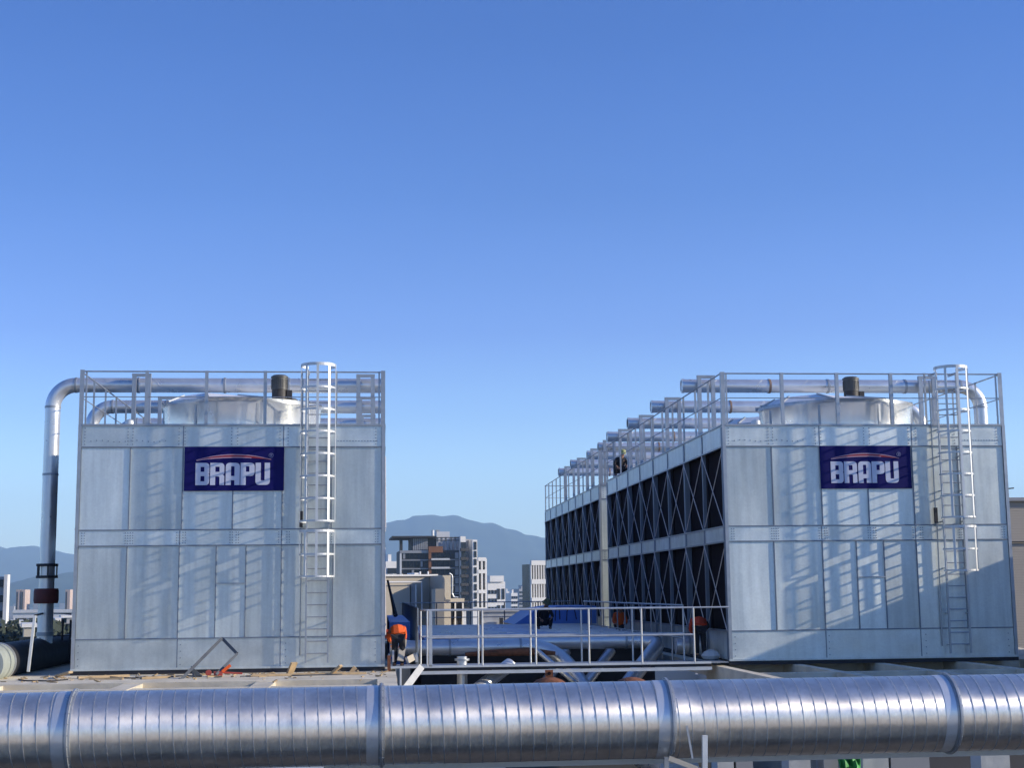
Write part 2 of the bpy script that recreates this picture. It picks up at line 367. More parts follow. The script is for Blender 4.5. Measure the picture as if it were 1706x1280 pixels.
fins('white finned block touching the louvred wall of the right tower', X5(1445), X5(1600), Y5(556), 430, 6, [Y5(560), Y5(738), Y5(912)])
root, x0, x1, zt = bld('white residential block with rows of small windows in the middle distance', 'residential block', X5(1032), X5(1208), Y5(740), 720, 22, M['bwhite'], 'residential_block')
MB().box(x0+1, 719, zt, x1-1, 740, zt+3).build('roof_frame', M['bwhite'], root)
me = MB().box(-.6, -.3, -.9, .6, .05, .9).mesh('window', M['dglass']); mg = MB().box(-.3, -.3, -2.6, .3, .05, 2.6).mesh('tall_window', M['dglass'])
for r in range(13):
    for c in (.09, .27, .45): inst('window', me, root, (x0+(x1-x0)*c, 720, zt-5-r*4.1))
    if r < 7:
        for c in (.58, .66, .84, .92): inst('window', mg, root, (x0+(x1-x0)*c, 720, zt-6-r*8.2))
for (lab, a_, b_, t_, YY, wm, rows, cols) in (
    ('small hazy white block right of the residential block', 1212, 1252, 832, 1500, M['bwhite'], 12, 4),
    ('distant cream block with three flat tiers', 1258, 1322, 845, 1300, M['bwhite'], 9, 3),
    ('distant hazy grey block with stepped roof near the finned block', 1332, 1432, 806, 1700, M['bgrey'], 14, 5),
    ('distant pale slab block low at the gap centre', 1395, 1440, 770, 2000, M['bgrey'], 14, 3),
    ('low white block with banded windows left of the dark apartment tower', 70, 200, 545, 620, M['bwhite'], 14, 1)):
    root, x0, x1, zt = bld(lab, 'office block', X5(a_), X5(b_), Y5(t_), YY, 30, wm)
    dz = 4.5
    me = MB().box(-(x1-x0)/cols*.38, -.5, -1.1, (x1-x0)/cols*.38, .05, 1.1).mesh('window', M['dglass'])
    for r in range(rows):
        for c in range(cols): inst('window', me, root, (x0+(x1-x0)*(c+.5)/cols, YY, zt-4-r*dz))
    MB().box(x0+(x1-x0)*.3, YY+3, zt, x0+(x1-x0)*.55, YY+10, zt+3).build('roof_house', wm, root)

# beige plant building with downpipes, left of the walkway
Yb = 95
root = thing('plant_building', 'beige plant building with white downpipes behind the left tower', 'building', (at(690, 1000, Yb).x, Yb, -3))
root.rotation_euler.z = R(18)
def B5(cx, cy, YY=Yb): return at(X5(cx), Y5(cy), YY)
MB().box(B5(-200, 0).x, Yb, -3, B5(490, 0).x, Yb+14, B5(300, 690).z).build('wall', M['bbeige'], root)
MB().box(B5(492, 0).x, Yb-2.5, -3, B5(572, 0).x, Yb+10, B5(520, 682).z).build('pier_wall', M['bbeige'], root)
MB().box(B5(-200, 0).x, Yb-.15, B5(0, 690).z, B5(572, 0).x, Yb+10, B5(0, 672).z).build('coping', M['bwhite'], root)
MB().box(B5(570, 0).x, Yb-1, B5(0, 940).z, B5(790, 0).x, Yb+12, B5(0, 905).z).build('canopy', M['bbeige'], root)
MB().box(B5(570, 0).x, Yb+1, -3, B5(880, 0).x, Yb+10, B5(0, 940).z).build('lobby', M['bdark'], root)
for cx in (575, 665, 740, 800, 878):
    MB().box(B5(cx, 0).x-.05, Yb+.85, -3, B5(cx, 0).x+.05, Yb+1, B5(0, 940).z).build('mullion', M['bwhite'], root)
for i in range(4):
    MB().box(B5(580+i*75, 0).x, Yb+.9, B5(0, 1110).z, B5(640+i*75, 0).x, Yb+.98, B5(0, 955).z).build('pane', M['glass'], root)
MB().box(B5(0, 0).x, Yb-.9, -3, B5(255, 0).x, Yb, B5(0, 775).z).build('wall_panel', M['bbeige'], root)
MB().box(B5(265, 0).x, Yb-1.0, B5(0, 990).z, B5(300, 0).x, Yb-.1, B5(0, 770).z).build('vent_box', M['bgrey'], root)
p0 = [B5(0, 745, Yb-1.2), B5(200, 742, Yb-1.2), B5(358, 742, Yb-1.2), B5(362, 1000, Yb-1.2)]
MB().tube(p0, .055, 8).build('downpipe', M['bwhite'], root)
MB().tube([B5(300, 765, Yb-1.2), B5(302, 980, Yb-1.2)], .045, 8).build('downpipe', M['bwhite'], root)
MB().tube([B5(560, 660, Yb-2.8), B5(585, 675, Yb-2.8), B5(590, 700, Yb-2.8), B5(588, 850, Yb-2.8), B5(605, 885, Yb-2.8), B5(650, 890, Yb-2.8)], .06, 8).build('downpipe', M['steel'], root)
MB().box(B5(395, 0).x, Yb+1, B5(0, 675).z, B5(450, 0).x, Yb+2.5, B5(0, 655).z).build('roof_hatch', M['bwhite'], root)
for cx in (180, 265, 448, 528):
    MB().tube([B5(cx, 680, Yb+1), B5(cx, 640 if cx > 400 else 665, Yb+1)], .06, 6).build('roof_vent', M['bwhite'], root)
# annex wall in front casting the diagonal shade
root = thing('annex_wall', 'beige annex wall projecting from the plant building', 'wall', (B5(460, 900).x, Yb-8, -3))
MB().box(B5(492, 0).x-.02, Yb-9, -3, B5(492, 0).x+.5, Yb-2.6, B5(0, 800).z-.1).build('wall', M['bbeige'], root)
# parapet roof far centre
p = at(803, 1020, 108); c = at(900, 1020, 108)
root = thing('parapet_wall', 'long pale grey parapet wall behind the walkway railings', 'wall', ((p.x+c.x)/2, 108, -3))
MB().box(p.x, 108, -44.8, c.x+2, 108.4, p.z).build('wall', M['concw'], root)
MB().box(p.x, 107.9, p.z, c.x+2, 108.5, p.z+.2).build('coping', M['bwhite'], root)
MB().box(p.x, 107.8, -4, c.x+2, 107.98, p.z-.75).build('plinth', M['bwhite'], root)
MB().box(at(832, 1030, 107.6).x, 107.4, -1, at(838, 1030, 107.6).x, 107.7, at(835, 1030, 107.6).z).build('junction_box', M['bdark'], root)

# left side of the picture
root = thing('office_tower', 'grey glass tower with a white edge at the far left', 'office tower', (at(5, 980, 300).x, 300, -45))
a = at(-60, 962, 300); c = at(9, 962, 300); d = at(15, 958, 300)
MB().box(a.x, 300, -45, c.x, 302.5, a.z).build('wall', M['bgrey'], root); MB().box(c.x, 299, -45, d.x, 301, d.z).build('corner_pier', M['bwhite'], root)
for i in range(14):
    MB().box(a.x, 299.7, a.z-2-i*3.1, c.x-.2, 300, a.z-.6-i*3.1).build('window_band', M['glass'], root)
for lab, p0_, p1_, t_ in (('left one of the two slim tan towers under the left ridge', 27, 34, 983), ('right one of the two slim tan towers under the left ridge', 35.5, 42, 983), ('slim tan tower half hidden by the left cooling tower', 109, 117, 983)):
    a = at(p0_, t_, 1400); c = at(p1_, t_, 1400)
    root = thing('residential_tower', lab, 'residential tower', ((a.x+c.x)/2, 1400, -45))
    MB().box(a.x, 1400, -45, c.x, 1420, a.z).build('wall', M['tan'], root)
    MB().box(a.x+.8, 1399.5, -45, a.x+1.8, 1400, a.z-2).build('window_strip', M['dglass'], root)
for k, (p0_, p1_, t_, YY, lab) in enumerate(((22, 110, 1022, 380, 'long white elevated road deck below the tan towers'),)):
    a = at(p0_, t_, YY); c = at(p1_+30, t_, YY)
    root = thing('viaduct', lab, 'viaduct', ((a.x+c.x)/2, YY, -45))
    MB().box(a.x, YY, a.z-1.3, c.x, YY+12, a.z).build('deck', M['bwhite'], root)
    MB().box(a.x, YY-.3, a.z, c.x, YY, a.z+.8).build('parapet', M['bwhite'], root)
    for i in range(6):
        x = a.x+(c.x-a.x)*(i+.3)/6
        MB().box(x-.7, YY+4, -45, x+.7, YY+7, a.z-1.3).build('pier', M['concw'], root)
rnd = random.Random(4)
for k, (p0_, p1_, t_, YY, wm, lab) in enumerate(((20, 36, 1040, 260, 'bwhite', 'low white roof left of the riser pipe'), (60, 82, 1038, 240, 'bgrey', 'low grey shed behind the left railing'), (95, 104, 1036, 230, 'bwhite', 'small white hut between the left railing posts'), (104, 122, 1030, 330, 'bgrey', 'low grey block beside the left cooling tower'), (40, 58, 1046, 210, 'bbeige', 'low beige roof above the open duct end'))):
    root, x0, x1, zt = bld(lab, 'low building', p0_, p1_, t_, YY, 12, M[wm], 'low_building')
    MB().box(x0-.3, YY-.3, zt, x1+.3, YY+12.3, zt+.5).build('roof', M['bwhite'], root)
    me = MB().box(-.8, -.1, -.7, .8, .05, .7).mesh('window', M['dglass'])
    for i in range(3): inst('window', me, root, (x0+(x1-x0)*(i+.5)/3, YY, zt-2))

# far low town, one mass
mb = MB(); rnd = random.Random(11)
for i in range(700):
    yy = rnd.uniform(500, 3800); xx = rnd.uniform(-.32, .55)*yy; w = rnd.uniform(8, 26); hh = rnd.uniform(6, 30)*(1 if yy < 2600 else 1.3)
    mb.box(xx, yy, -45, xx+w, yy+w, -45+hh)
o = mb.build('far_town', M['bgrey']); tag(o, 'low far town of many small blocks below the mountains', kind='stuff')
def crown(mb, c, r, n, rnd):
    for i in range(n):
        d = Vector((rnd.gauss(0, 1), rnd.gauss(0, 1), rnd.gauss(0, .8))); d.normalize(); d *= r*rnd.uniform(.5, 1.05)
        p = Vector(c)+d; s = r*rnd.uniform(.12, .25)
        a = Vector((rnd.uniform(-1, 1), rnd.uniform(-1, 1), rnd.uniform(-1, 1))).normalized()*s; b_ = a.orthogonal().normalized()*s*.7
        mb.add([p-a, p-b_, p+a, p+b_], [(0, 1, 2, 3)])
rnd = random.Random(5)
for k, (px, py, YY, lab) in enumerate(((24, 1049, 230, 'round green tree left of the riser pipe base'), (50, 1052, 240, 'green tree behind the white railing post'), (70, 1050, 225, 'green tree right beside the riser pipe'), (90, 1053, 235, 'green tree between the dark railing posts'), (110, 1052, 228, 'green tree against the left cooling tower'))):
    p = at(px, py, YY); root = thing('broadleaf_tree', lab, 'tree', (p.x, YY, -45))
    r = 3.6; MB().tube([(p.x, YY, -45), (p.x+.3, YY, p.z-r*.3)], [.5, .18], 8).build('trunk', M['wood'], root)
    mb = MB(); crown(mb, (p.x, YY, p.z-r*.6), r, 420, rnd); mb.build('crown', M['leaf'], root)

# siding building at the far right and the unseen shade-casting building beyond the frame
root = thing('siding_building', 'beige building clad in horizontal siding behind the right tower', 'building', (30, 60, -3))
ax = 24.2; MB().box(ax, 60, -3, 46, 75, 5.45).build('wall', M['bshade'], root)
mb = MB()
for i in range(56): mb.add([(ax, 59.99, -.8+i*.11), (46, 59.99, -.8+i*.11), (46, 59.975, -.8+i*.11), (ax, 59.975, -.8+i*.11), (ax, 59.985, -.70+i*.11), (46, 59.985, -.70+i*.11)], [(3, 2, 5, 4), (0, 1, 2, 3)])
tag(mb.build('siding', M['bshade'], root), kind='stuff')
MB().box(ax-.1, 59.8, 5.45, 46, 75.2, 5.6).build('roof', M['bgrey'], root)
MB().box(ax, 59.88, 3.66, 46, 59.93, 3.72).build('joint', M['bdark'], root)
MB().tube([(23.5, 59, 5.62), (27, 59, 5.95)], .03, 6).build('cable', M['dark'], root)
HS = 1.19+.353*(21-12.59)  # roof height set so this unseen building shades the right tower front
root = thing('unseen_building', 'unseen building off to the right that shades the right tower front', 'building', (24, 34, -3))
MB().box(21, 22, -3, 27, 41, HS-.2).build('wall', M['bbeige'], root); MB().box(20.95, 21.9, HS-.2, 27.1, 41.1, HS).build('roof', M['concd'], root)
MB().box(20.93, 30, -.1, 21, 31.2, 2.1).build('door', M['bgrey'], root)

# ------------------------------------------------------------------ cooling towers
TW = 7.57; CELL = 4.775; ZT = 6.03; Y0 = 36.3
RB = [0, .75, 3.02, 3.41, 5.47, 6.03]
def rail_run(root, pts, railz, first_last=True, post_w=.055, mt=None, base=ZT):
    """guard rail: pts = list of post positions in a line"""
    mt = mt or M['steel']
    gr = MB().tube([(pts[0][0], pts[0][1], railz[0]), (pts[-1][0], pts[-1][1], railz[0])], .019, 8).build('guard_rail', mt, root)
    for z in railz[1:]:
        MB().tube([(pts[0][0], pts[0][1], z), (pts[-1][0], pts[-1][1], z)], .013, 6).build('mid_rail', mt, gr)
    return gr
def angle_post(x, y, z0, z1, w, sx, sy):
    m = MB(); t = .008
    m.box(x, y, z0, x+w*sx, y+t*sy, z1); m.box(x, y+t*sy, z0, x+t*sx, y+w*sy, z1)
    return m
def tower(x0, y0, nc, label, front=True, group='galvanised cooling tower blocks', ladx=5.92, mot=.95, lad=True, lean=0):
    x1 = x0+TW; y1 = y0+nc*CELL; nb = nc*2; bay = CELL/2
    root = thing('cooling_tower', label, 'cooling tower', ((x0+x1)/2, y0, 0), group)
    # inner fill and roof deck
    MB().box(x0+.35, y0+.06, .02, x1-.35, y1-.06, ZT-.06).build('inner_casing', M['fill'], root)
    MB().box(x0+.04, y0+.04, ZT-.055, x1-.04, y1-.04, ZT-.01).build('deck', M['band'], root)
    MB().box(x0-.02, y0-.02, -.10, x1+.02, y1+.02, -.002).build('base_gap_shade', M['dark'], root)  # dark strip for the shaded gap under the tower, supports left out
    # ---- front panels
    U = [0, 1.27, 2.58, 3.84, 5.05, 6.29, TW]
    def panel(u0, u1, z0, z1, kind='panel', m='panel', pr=0.0):
        g_ = .006
        MB().box(x0+u0+g_, y0-pr, z0+g_, x0+u1-g_, y0+.05, z1-g_).build(kind, M[m], root, loc=(x0+(u0+u1)/2, y0, (z0+z1)/2))
    e = .07
    for us, z0, z1, kd, mm in (([e, 2.52, 5.02, TW-e], RB[0], RB[1], 'base_panel', 'band'),
                    ([e, 1.25, 2.52, 3.42, 4.15, 5.02, 6.29, TW-e], RB[1], RB[2], 'panel', 'panel'),
                    ([e, 2.52, 5.02, TW-e], RB[2], RB[3], 'band_panel', 'band'),
                    ([e, 1.27, 2.56, 3.80, 5.02, 6.25, TW-e], RB[3], RB[4], 'panel', 'panel'),
                    ([e, 2.56, 5.04, TW-e], RB[4], RB[5], 'band_panel', 'band')):
        for a_, b_ in zip(us, us[1:]):
            if kd == 'panel' and z0 == RB[1] and a_ == 3.42:
                panel(a_, b_, z0, 2.08, 'panel', mm, .004); panel(a_, b_, 2.08, z1, 'panel', mm, -.004)
                MB().beam((x0+a_, y0-.018, 2.08), (x0+b_, y0-.018, 2.08), .03, .03).build('seam_strip', M['steel'], root)
            else: panel(a_, b_, z0, z1, kd, mm, .008 if kd != 'panel' else random.uniform(-.003, .003))
        for a_ in us[1:-1]:
            pw = .030 if kd == 'panel' else .012
            MB().box(x0+a_-.012, y0-pw, z0+.02, x0+a_+.012, y0+.01, z1-.02).build('seam_rib', M['rib'], root)
    for i, z in enumerate(RB[1:-1]):
        MB().box(x0+e, y0-.028, z-.014, x1-e, y0+.02, z+.014).build('horizontal_rib', M['rib'], root)
    MB().box(x0+e, y0-.04, ZT-.03, x1-e, y0+.03, ZT+.02).build('top_angle', M['trim'], root)
    MB().box(x0-.02, y0-.05, -.002, x1+.02, y0+.02, .05).build('base_angle', M['band'], root)
    for xx, s in ((x0, 1), (x1, -1)):
        m = MB(); m.box(xx-.015*s, y0-.035, 0.05, xx+.07*s, y0-.023, ZT+.0); m.box(xx-.015*s, y0-.023, .05, xx-.003*s, y0+.09, ZT+.0)
        m.build('corner_post', M['steel'], root)
    # ---- bolt rows on bands
    mb = MB()
    def bolt(u, z): mb.box(x0+u-.011, y0-.02, z-.011, x0+u+.011, y0-.007, z+.011)
    for u in (.15, 1.2, 1.32, 2.45, 2.6, 3.75, 3.9, 4.95, 5.15, 6.2, 7.35):
        for k in range(5): bolt(u, 3.08+k*.065); bolt(u+.06, 3.08+k*.065)
        if u in (.15, 2.6, 7.35, 5.15):
            for k in range(4): bolt(u, .12+k*.16)
        for k in range(6): bolt(u, 5.54+k*.08)
    for k in range(14): bolt(.3+k*.14, 5.62+.02*math.sin(k)); bolt(6.4+k*.075, 5.62)
    tag(mb.build('bolt_row', M['rib'], root), kind='stuff')
    # ---- side faces
    for xs, s in ((x0, 1), (x1, -1)):
        def sx(a_): return xs+a_*s
        for i in range(nb):
            ya = y0+.02+i*bay; yb = ya+bay
            if s == -1 and i > 1: continue
            for z0, z1 in ((RB[2], RB[3]), (RB[4], RB[5])):
                MB().box(sx(.0), ya+.09, z0, sx(.04), yb-.06, z1).build('side_band_panel', M['band'], root, loc=(sx(0), ya, z0))
            MB().box(sx(.02), ya+.09, 0.02, sx(.06), yb-.06, RB[1]).build('side_base_panel', M['band'], root, loc=(sx(0), ya, 0))
            for z0, z1 in ((RB[1], RB[2]), (RB[3], RB[4])):
                MB().box(sx(.16), ya+.07, z0, sx(.24), yb-.05, z1).build('fill_panel', M['fill'], root, loc=(sx(0), ya, z0))
                for za, zb, dd in ((z0+.02, z1-.02, -.035), (z1-.02, z0+.02, -.002)):
                    MB().tube([(sx(dd), ya+.03, za), (sx(dd), yb-.0, zb)], .011, 6, False).build('brace_rod', M['rod'], root)
            for z in RB[1:-1]:
                pass
        for i in range(nb+1):
            if s == -1 and i > 2: continue
            yy = y0+i*bay
            if i == 0: yy += .09
            if i == nb: yy -= .07
            wpost = .075 if i % 2 == 0 else .05
            MB().box(sx(-.02), yy-wpost, .0, sx(.13 if i % 2 == 0 else .07), yy+wpost, ZT-.06).build('side_post', M['post'], root, loc=(sx(0), yy, 0))
        for z in RB[1:]:
            MB().box(sx(-.028), y0+.05, z-.02, sx(.05), y1, z+.02).build('side_rib', M['trim'], root)
    # back wall
    MB().box(x0, y1-.05, 0, x1, y1, ZT-.06).build('back_panel', M['band'], root)
    # ---- guard rails
    zr = [7.385, 6.74]
    yf = y0+.02
    fp = [1.62, 3.10, 4.56, 5.48, 6.35]
    gr = rail_run(root, [(x0, yf), (x1, yf)], zr)
    for u in fp:
        xx = x0+u
        m = angle_post(xx-.04, yf-.02, ZT+.02, 7.41, .085, 1, 1)
        if u in (5.48, 6.35): m = angle_post(xx-.02, yf-.02, ZT+.02, 7.41, .045, 1, 1)
        m.build('post', M['steel'], gr)
    for xx, s in ((x0, 1), (x1, -1)):
        angle_post(xx-.015*s, yf-.04, ZT-.0, 7.42, .11, s, 1).build('corner_post', M['steel'], gr)
        MB().box(xx+.12*s, yf-.01, ZT+.02, xx+.16*s, yf+.02, 7.40).build('post', M['steel'], gr)
        g2 = rail_run(root, [(xx, y0+.1), (xx, y1-.05)], zr)
        for i in range(1, nc*3+1):
            yy = y0+i*CELL/3
            if i == nc*3: yy -= .06
            angle_post(xx, yy, ZT, 7.39, .05, s, 1).build('post', M['steel'], g2)
    gb = rail_run(root, [(x0, y1-.05), (x1, y1-.05)], zr)
    for k in range(1, 5): MB().box(x0+TW*k/5, y1-.06, ZT, x0+TW*k/5+.05, y1-.04, 7.4).build('post', M['steel'], gb)
    # ---- fan stacks
    for i in range(nc):
        cx = (x0+x1)/2+.0; cy = y0+CELL*(i+.5)
        n_ = 48; m = MB()
        prof = [(2.06, ZT-.02), (2.08, ZT+.64), (2.10, ZT+.69), (2.13, ZT+.74), (2.10, ZT+.745), (2.05, ZT+.60), (2.02, ZT+.02)]
        m.lathe(prof, (cx, cy, 0), n_)
        st = m.build('fan_stack', M['stack'], root, smooth=True)
        for k in range(8):
            t = 2*math.pi*(k+.35)/8; c_, s_ = math.cos(t), math.sin(t)
            MB().beam((cx+2.075*c_, cy+2.075*s_, ZT+.0), (cx+2.075*c_, cy+2.075*s_, ZT+.60), .06, .02, ref=(c_, s_, 0)).build('stack_seam', M['trim'], st)
        cap = MB(); n8 = 9; vs_ = []; rr = ((2.08, ZT+.755), (1.2, ZT+.95), (1.1, ZT+.95), (2.0, ZT+.75))
        for (r_, z_) in rr:
            for k in range(n8):
                t = 2*math.pi*(k+.28)/n8; ox = -.45 if r_ < 1.6 else 0; vs_.append((cx+ox+r_*math.cos(t), cy+r_*math.sin(t), z_+(-.05*math.cos(t)+.02*math.sin(k*2.3) if r_ < 1.6 else 0)))
        fs_ = []
        for j in range(3):
            for k in range(n8): l = (k+1) % n8; fs_.append((j*n8+k, j*n8+l, (j+1)*n8+l, (j+1)*n8+k))
        fs_.append(tuple(range(n8, 2*n8)))
        cap.add(vs_, fs_); cc = cap.build('stack_cover', M['cap'], st)
        for k in range(n8):
            t = 2*math.pi*(k+.28)/n8; a0 = Vector((cx+2.12*math.cos(t), cy+2.1*math.sin(t), ZT+.765)); a1 = Vector((cx-.45+1.2*math.cos(t), cy+1.2*math.sin(t), ZT+.965-.05*math.cos(t)+.02*math.sin(k*2.3)))
            MB().beam(a0, a1, .05, .03).build('cover_rib', M['trim'], cc)
        mx, my = cx+mot, cy+.3
        mo = MB().lathe([(0, 7.71), (.17, 7.70), (.235, 7.66), (.235, 7.62), (.215, 7.61), (.215, 7.60)], (mx, my, 0), 24).lathe([(.215, 7.60), (.22, 7.32), (.22, 7.30), (.0, 7.30)], (mx, my, 0), 24).build('fan_motor', M['motor'], root, smooth=True)
        MB().lathe([(.205, 7.30), (.205, 7.02), (.27, 7.0), (.27, 6.95), (0, 6.95)], (mx, my, 0), 24).build('motor_base', M['motord'], mo, smooth=True)
        MB().box(mx+.2, my-.12, 7.05, mx+.34, my+.1, 7.28).build('terminal_box', M['motord'], mo)
        for k in range(28):
            t = 2*math.pi*k/28
            MB().beam((mx+.216*math.cos(t), my+.216*math.sin(t), 7.33), (mx+.216*math.cos(t), my+.216*math.sin(t), 7.58), .012, .02, ref=(math.cos(t), math.sin(t), 0)).build('cooling_fin', M['motor'], mo)
        MB().box(mx-.35, my-.25, 6.86, mx+.35, my+.25, 6.95).build('motor_mount', M['trim'], root)
        MB().box(cx-2.1, my-.3, 6.76, cx+2.1, my-.2, 6.86).build('support_beam', M['trim'], root)
        MB().box(cx-2.1, my+.2, 6.76, cx+2.1, my+.3, 6.86).build('support_beam', M['trim'], root)
        # small things on the deck
        MB().lathe([(0, ZT+.25), (.12, ZT+.2), (.14, ZT)], (x0+1.1, cy-1.6, 0), 16).build('vent_cap', M['white'], root, smooth=True)
    # ---- ladder with safety cage
    if lad:
        lx = x0+ladx; hw = .27; ly = y0-.20
        L = MB(); L.box(lx-hw-.022, ly-.03, .12, lx-hw+.022, ly+.02, 7.40); ld = L.build('ladder', M['steel'], root)
        MB().box(lx+hw-.022, ly-.03, .12, lx+hw+.022, ly+.02, 7.40).build('stile', M['steel'], ld)
        for s in (-1, 1):
            MB().box(lx+s*hw-.02, ly+.02, 7.35, lx+s*hw+.02, y0+.3, 7.40).build('stile_return', M['steel'], ld)
        rm = MB().tube([(-hw+.02, 0, 0), (hw-.02, 0, 0)], .014, 6).mesh('rung', M['trim'])
        for k in range(24): inst('rung', rm, ld, (lx, ly, .35+k*.296))
        for z in (.35, 1.15, 2.3, 3.5, 4.3, 5.2, 5.9):
            for s in (-1, 1): MB().box(lx+s*hw-.02, ly+.02, z-.03, lx+s*hw+.02, y0, z+.0).build('bracket', M['steel'], ld)
        rad = .42; cy_ = ly-.32
        def hoop(z, hh=.05, w=M['white']):
            pts = [(lx-hw+.0, ly)]+[(lx+rad*math.cos(t), cy_+rad*math.sin(t)) for t in [R(180-28+ (236)*i/22) for i in range(23)]]+[(lx+hw, ly)]
            m = MB(); vs_ = []; fs_ = []
            for i, (a_, b_) in enumerate(pts):
                dx, dy = a_-lx, b_-cy_; l_ = math.hypot(dx, dy); nx_, ny_ = dx/l_*.008, dy/l_*.008
                vs_ += [(a_-nx_, b_-ny_, z), (a_+nx_, b_+ny_, z), (a_+nx_, b_+ny_, z+hh), (a_-nx_, b_-ny_, z+hh)]
            for i in range(len(pts)-1):
                for k in range(4): l = (k+1) % 4; fs_.append((i*4+k, i*4+l, i*4+4+l, i*4+4+k))
            m.add(vs_, fs_); return m.build('hoop', w, ld)
        top = [7.42-.553*k for k in range(8)]; low = [3.30, 2.74, 2.20]
        for z in top: hoop(z, .075 if z == top[0] else .045)
        for z in low: hoop(z, .06 if z == low[0] else .045)
        for zt_, zb_ in ((7.49, top[-1]), (3.36, low[-1])):
            for deg in (180+8, 180+50, 270, 360-50, 360-8):
                t = R(deg); px_, py_ = lx+(rad+.013)*math.cos(t), cy_+(rad+.013)*math.sin(t)
                MB().beam((px_, py_, zb_), (px_, py_, zt_), .062, .010, ref=(math.cos(t), math.sin(t), 0)).build('strap', M['white'], ld)
        MB().tube([(lx-.42, y0-.06, .3), (lx-.40, y0-.07, 3.6), (lx-.42, y0-.06, 3.7), (lx-.41, y0-.06, 7.2)], .018, 6).build('conduit', M['trim'], root)
        MB().box(lx-.46, y0-.11, 3.45, lx-.38, y0-.04, 3.85).build('switch_box', M['dark'], root)
    return root
tower(-7.43, Y0, 4, 'left cooling tower block, pale panels under a blue banner, open ladder cage')
tower(8.87, Y0, 4, 'right front cooling tower block with blue banner and louvred side in view', ladx=5.98, mot=.60)
tower(8.87, 57.33, 4, 'rear cooling tower block behind the right front one, past the narrow gap', lad=False, mot=.40)
tower(-7.43, 57.33, 4, 'rear cooling tower block hidden behind the left front one', lad=False)

# ------------------------------------------------------------------ banners
def poly_obj(name, polys, m, parent, y, th=.006):
    cu = bpy.data.curves.new(name, 'CURVE'); cu.dimensions = '2D'; cu.fill_mode = 'BOTH'; cu.extrude = th/2
    for pl in polys:
        sp = cu.splines.new('POLY'); sp.points.add(len(pl)-1)
        for i, (a_, b_) in enumerate(pl): sp.points[i].co = (a_, b_, 0, 1)
        sp.use_cyclic_u = True
    t = bpy.data.objects.new('t', cu); me = bpy.data.meshes.new_from_object(t); bpy.data.objects.remove(t)
    me.name = name; me.transform(Matrix.Rotation(R(90), 4, 'X')); me.transform(Matrix.Translation((0, y, 0)))
    me.materials.clear(); me.materials.append(m)
    o = bpy.data.objects.new(name, me); COL.objects.link(o); o.parent = parent; WL[o.name] = worldloc(parent); return o
def rnd_poly(p, radii):
    out = []; n_ = len(p)
    for i in range(n_):
        a_, b_, c_ = Vector(p[i-1]), Vector(p[i]), Vector(p[(i+1) % n_]); r_ = radii.get(i, 0)
        if not r_: out.append(tuple(b_)); continue
        u = (a_-b_).normalized()*r_; v = (c_-b_).normalized()*r_
        for k in range(6):
            t = k/5; out.append(tuple((b_+u)*(1-t)**2+b_*2*t*(1-t)+(b_+v)*t*t))
    return out
LET = {
 'B': ([([(0,0),(195,0),(195,158),(178,160),(195,162),(195,320),(0,320)], {1:55,2:14,4:14,5:55}), ([(72,58),(125,58),(125,128),(72,128)], {}), ([(72,190),(128,190),(128,265),(72,265)], {})]),
 'R': ([([(0,0),(200,0),(200,162),(172,168),(200,178),(200,320),(132,320),(132,195),(72,195),(72,320),(0,320)], {1:60,2:20,4:20,7:20}), ([(72,55),(132,55),(132,130),(72,130)], {})]),
 'A': ([([(0,0),(200,0),(200,320),(125,320),(125,250),(75,250),(75,320),(0,320)], {0:60,1:60}), ([(75,50),(125,50),(125,190),(75,190)], {0:12,1:12})]),
 'P': ([([(0,0),(200,0),(200,190),(75,190),(75,320),(0,320)], {1:60,2:60}), ([(75,50),(125,50),(125,130),(75,130)], {})]),
 'U': ([([(0,0),(75,0),(75,255),(130,255),(130,0),(205,0),(205,320),(0,320)], {6:60,7:60})])}
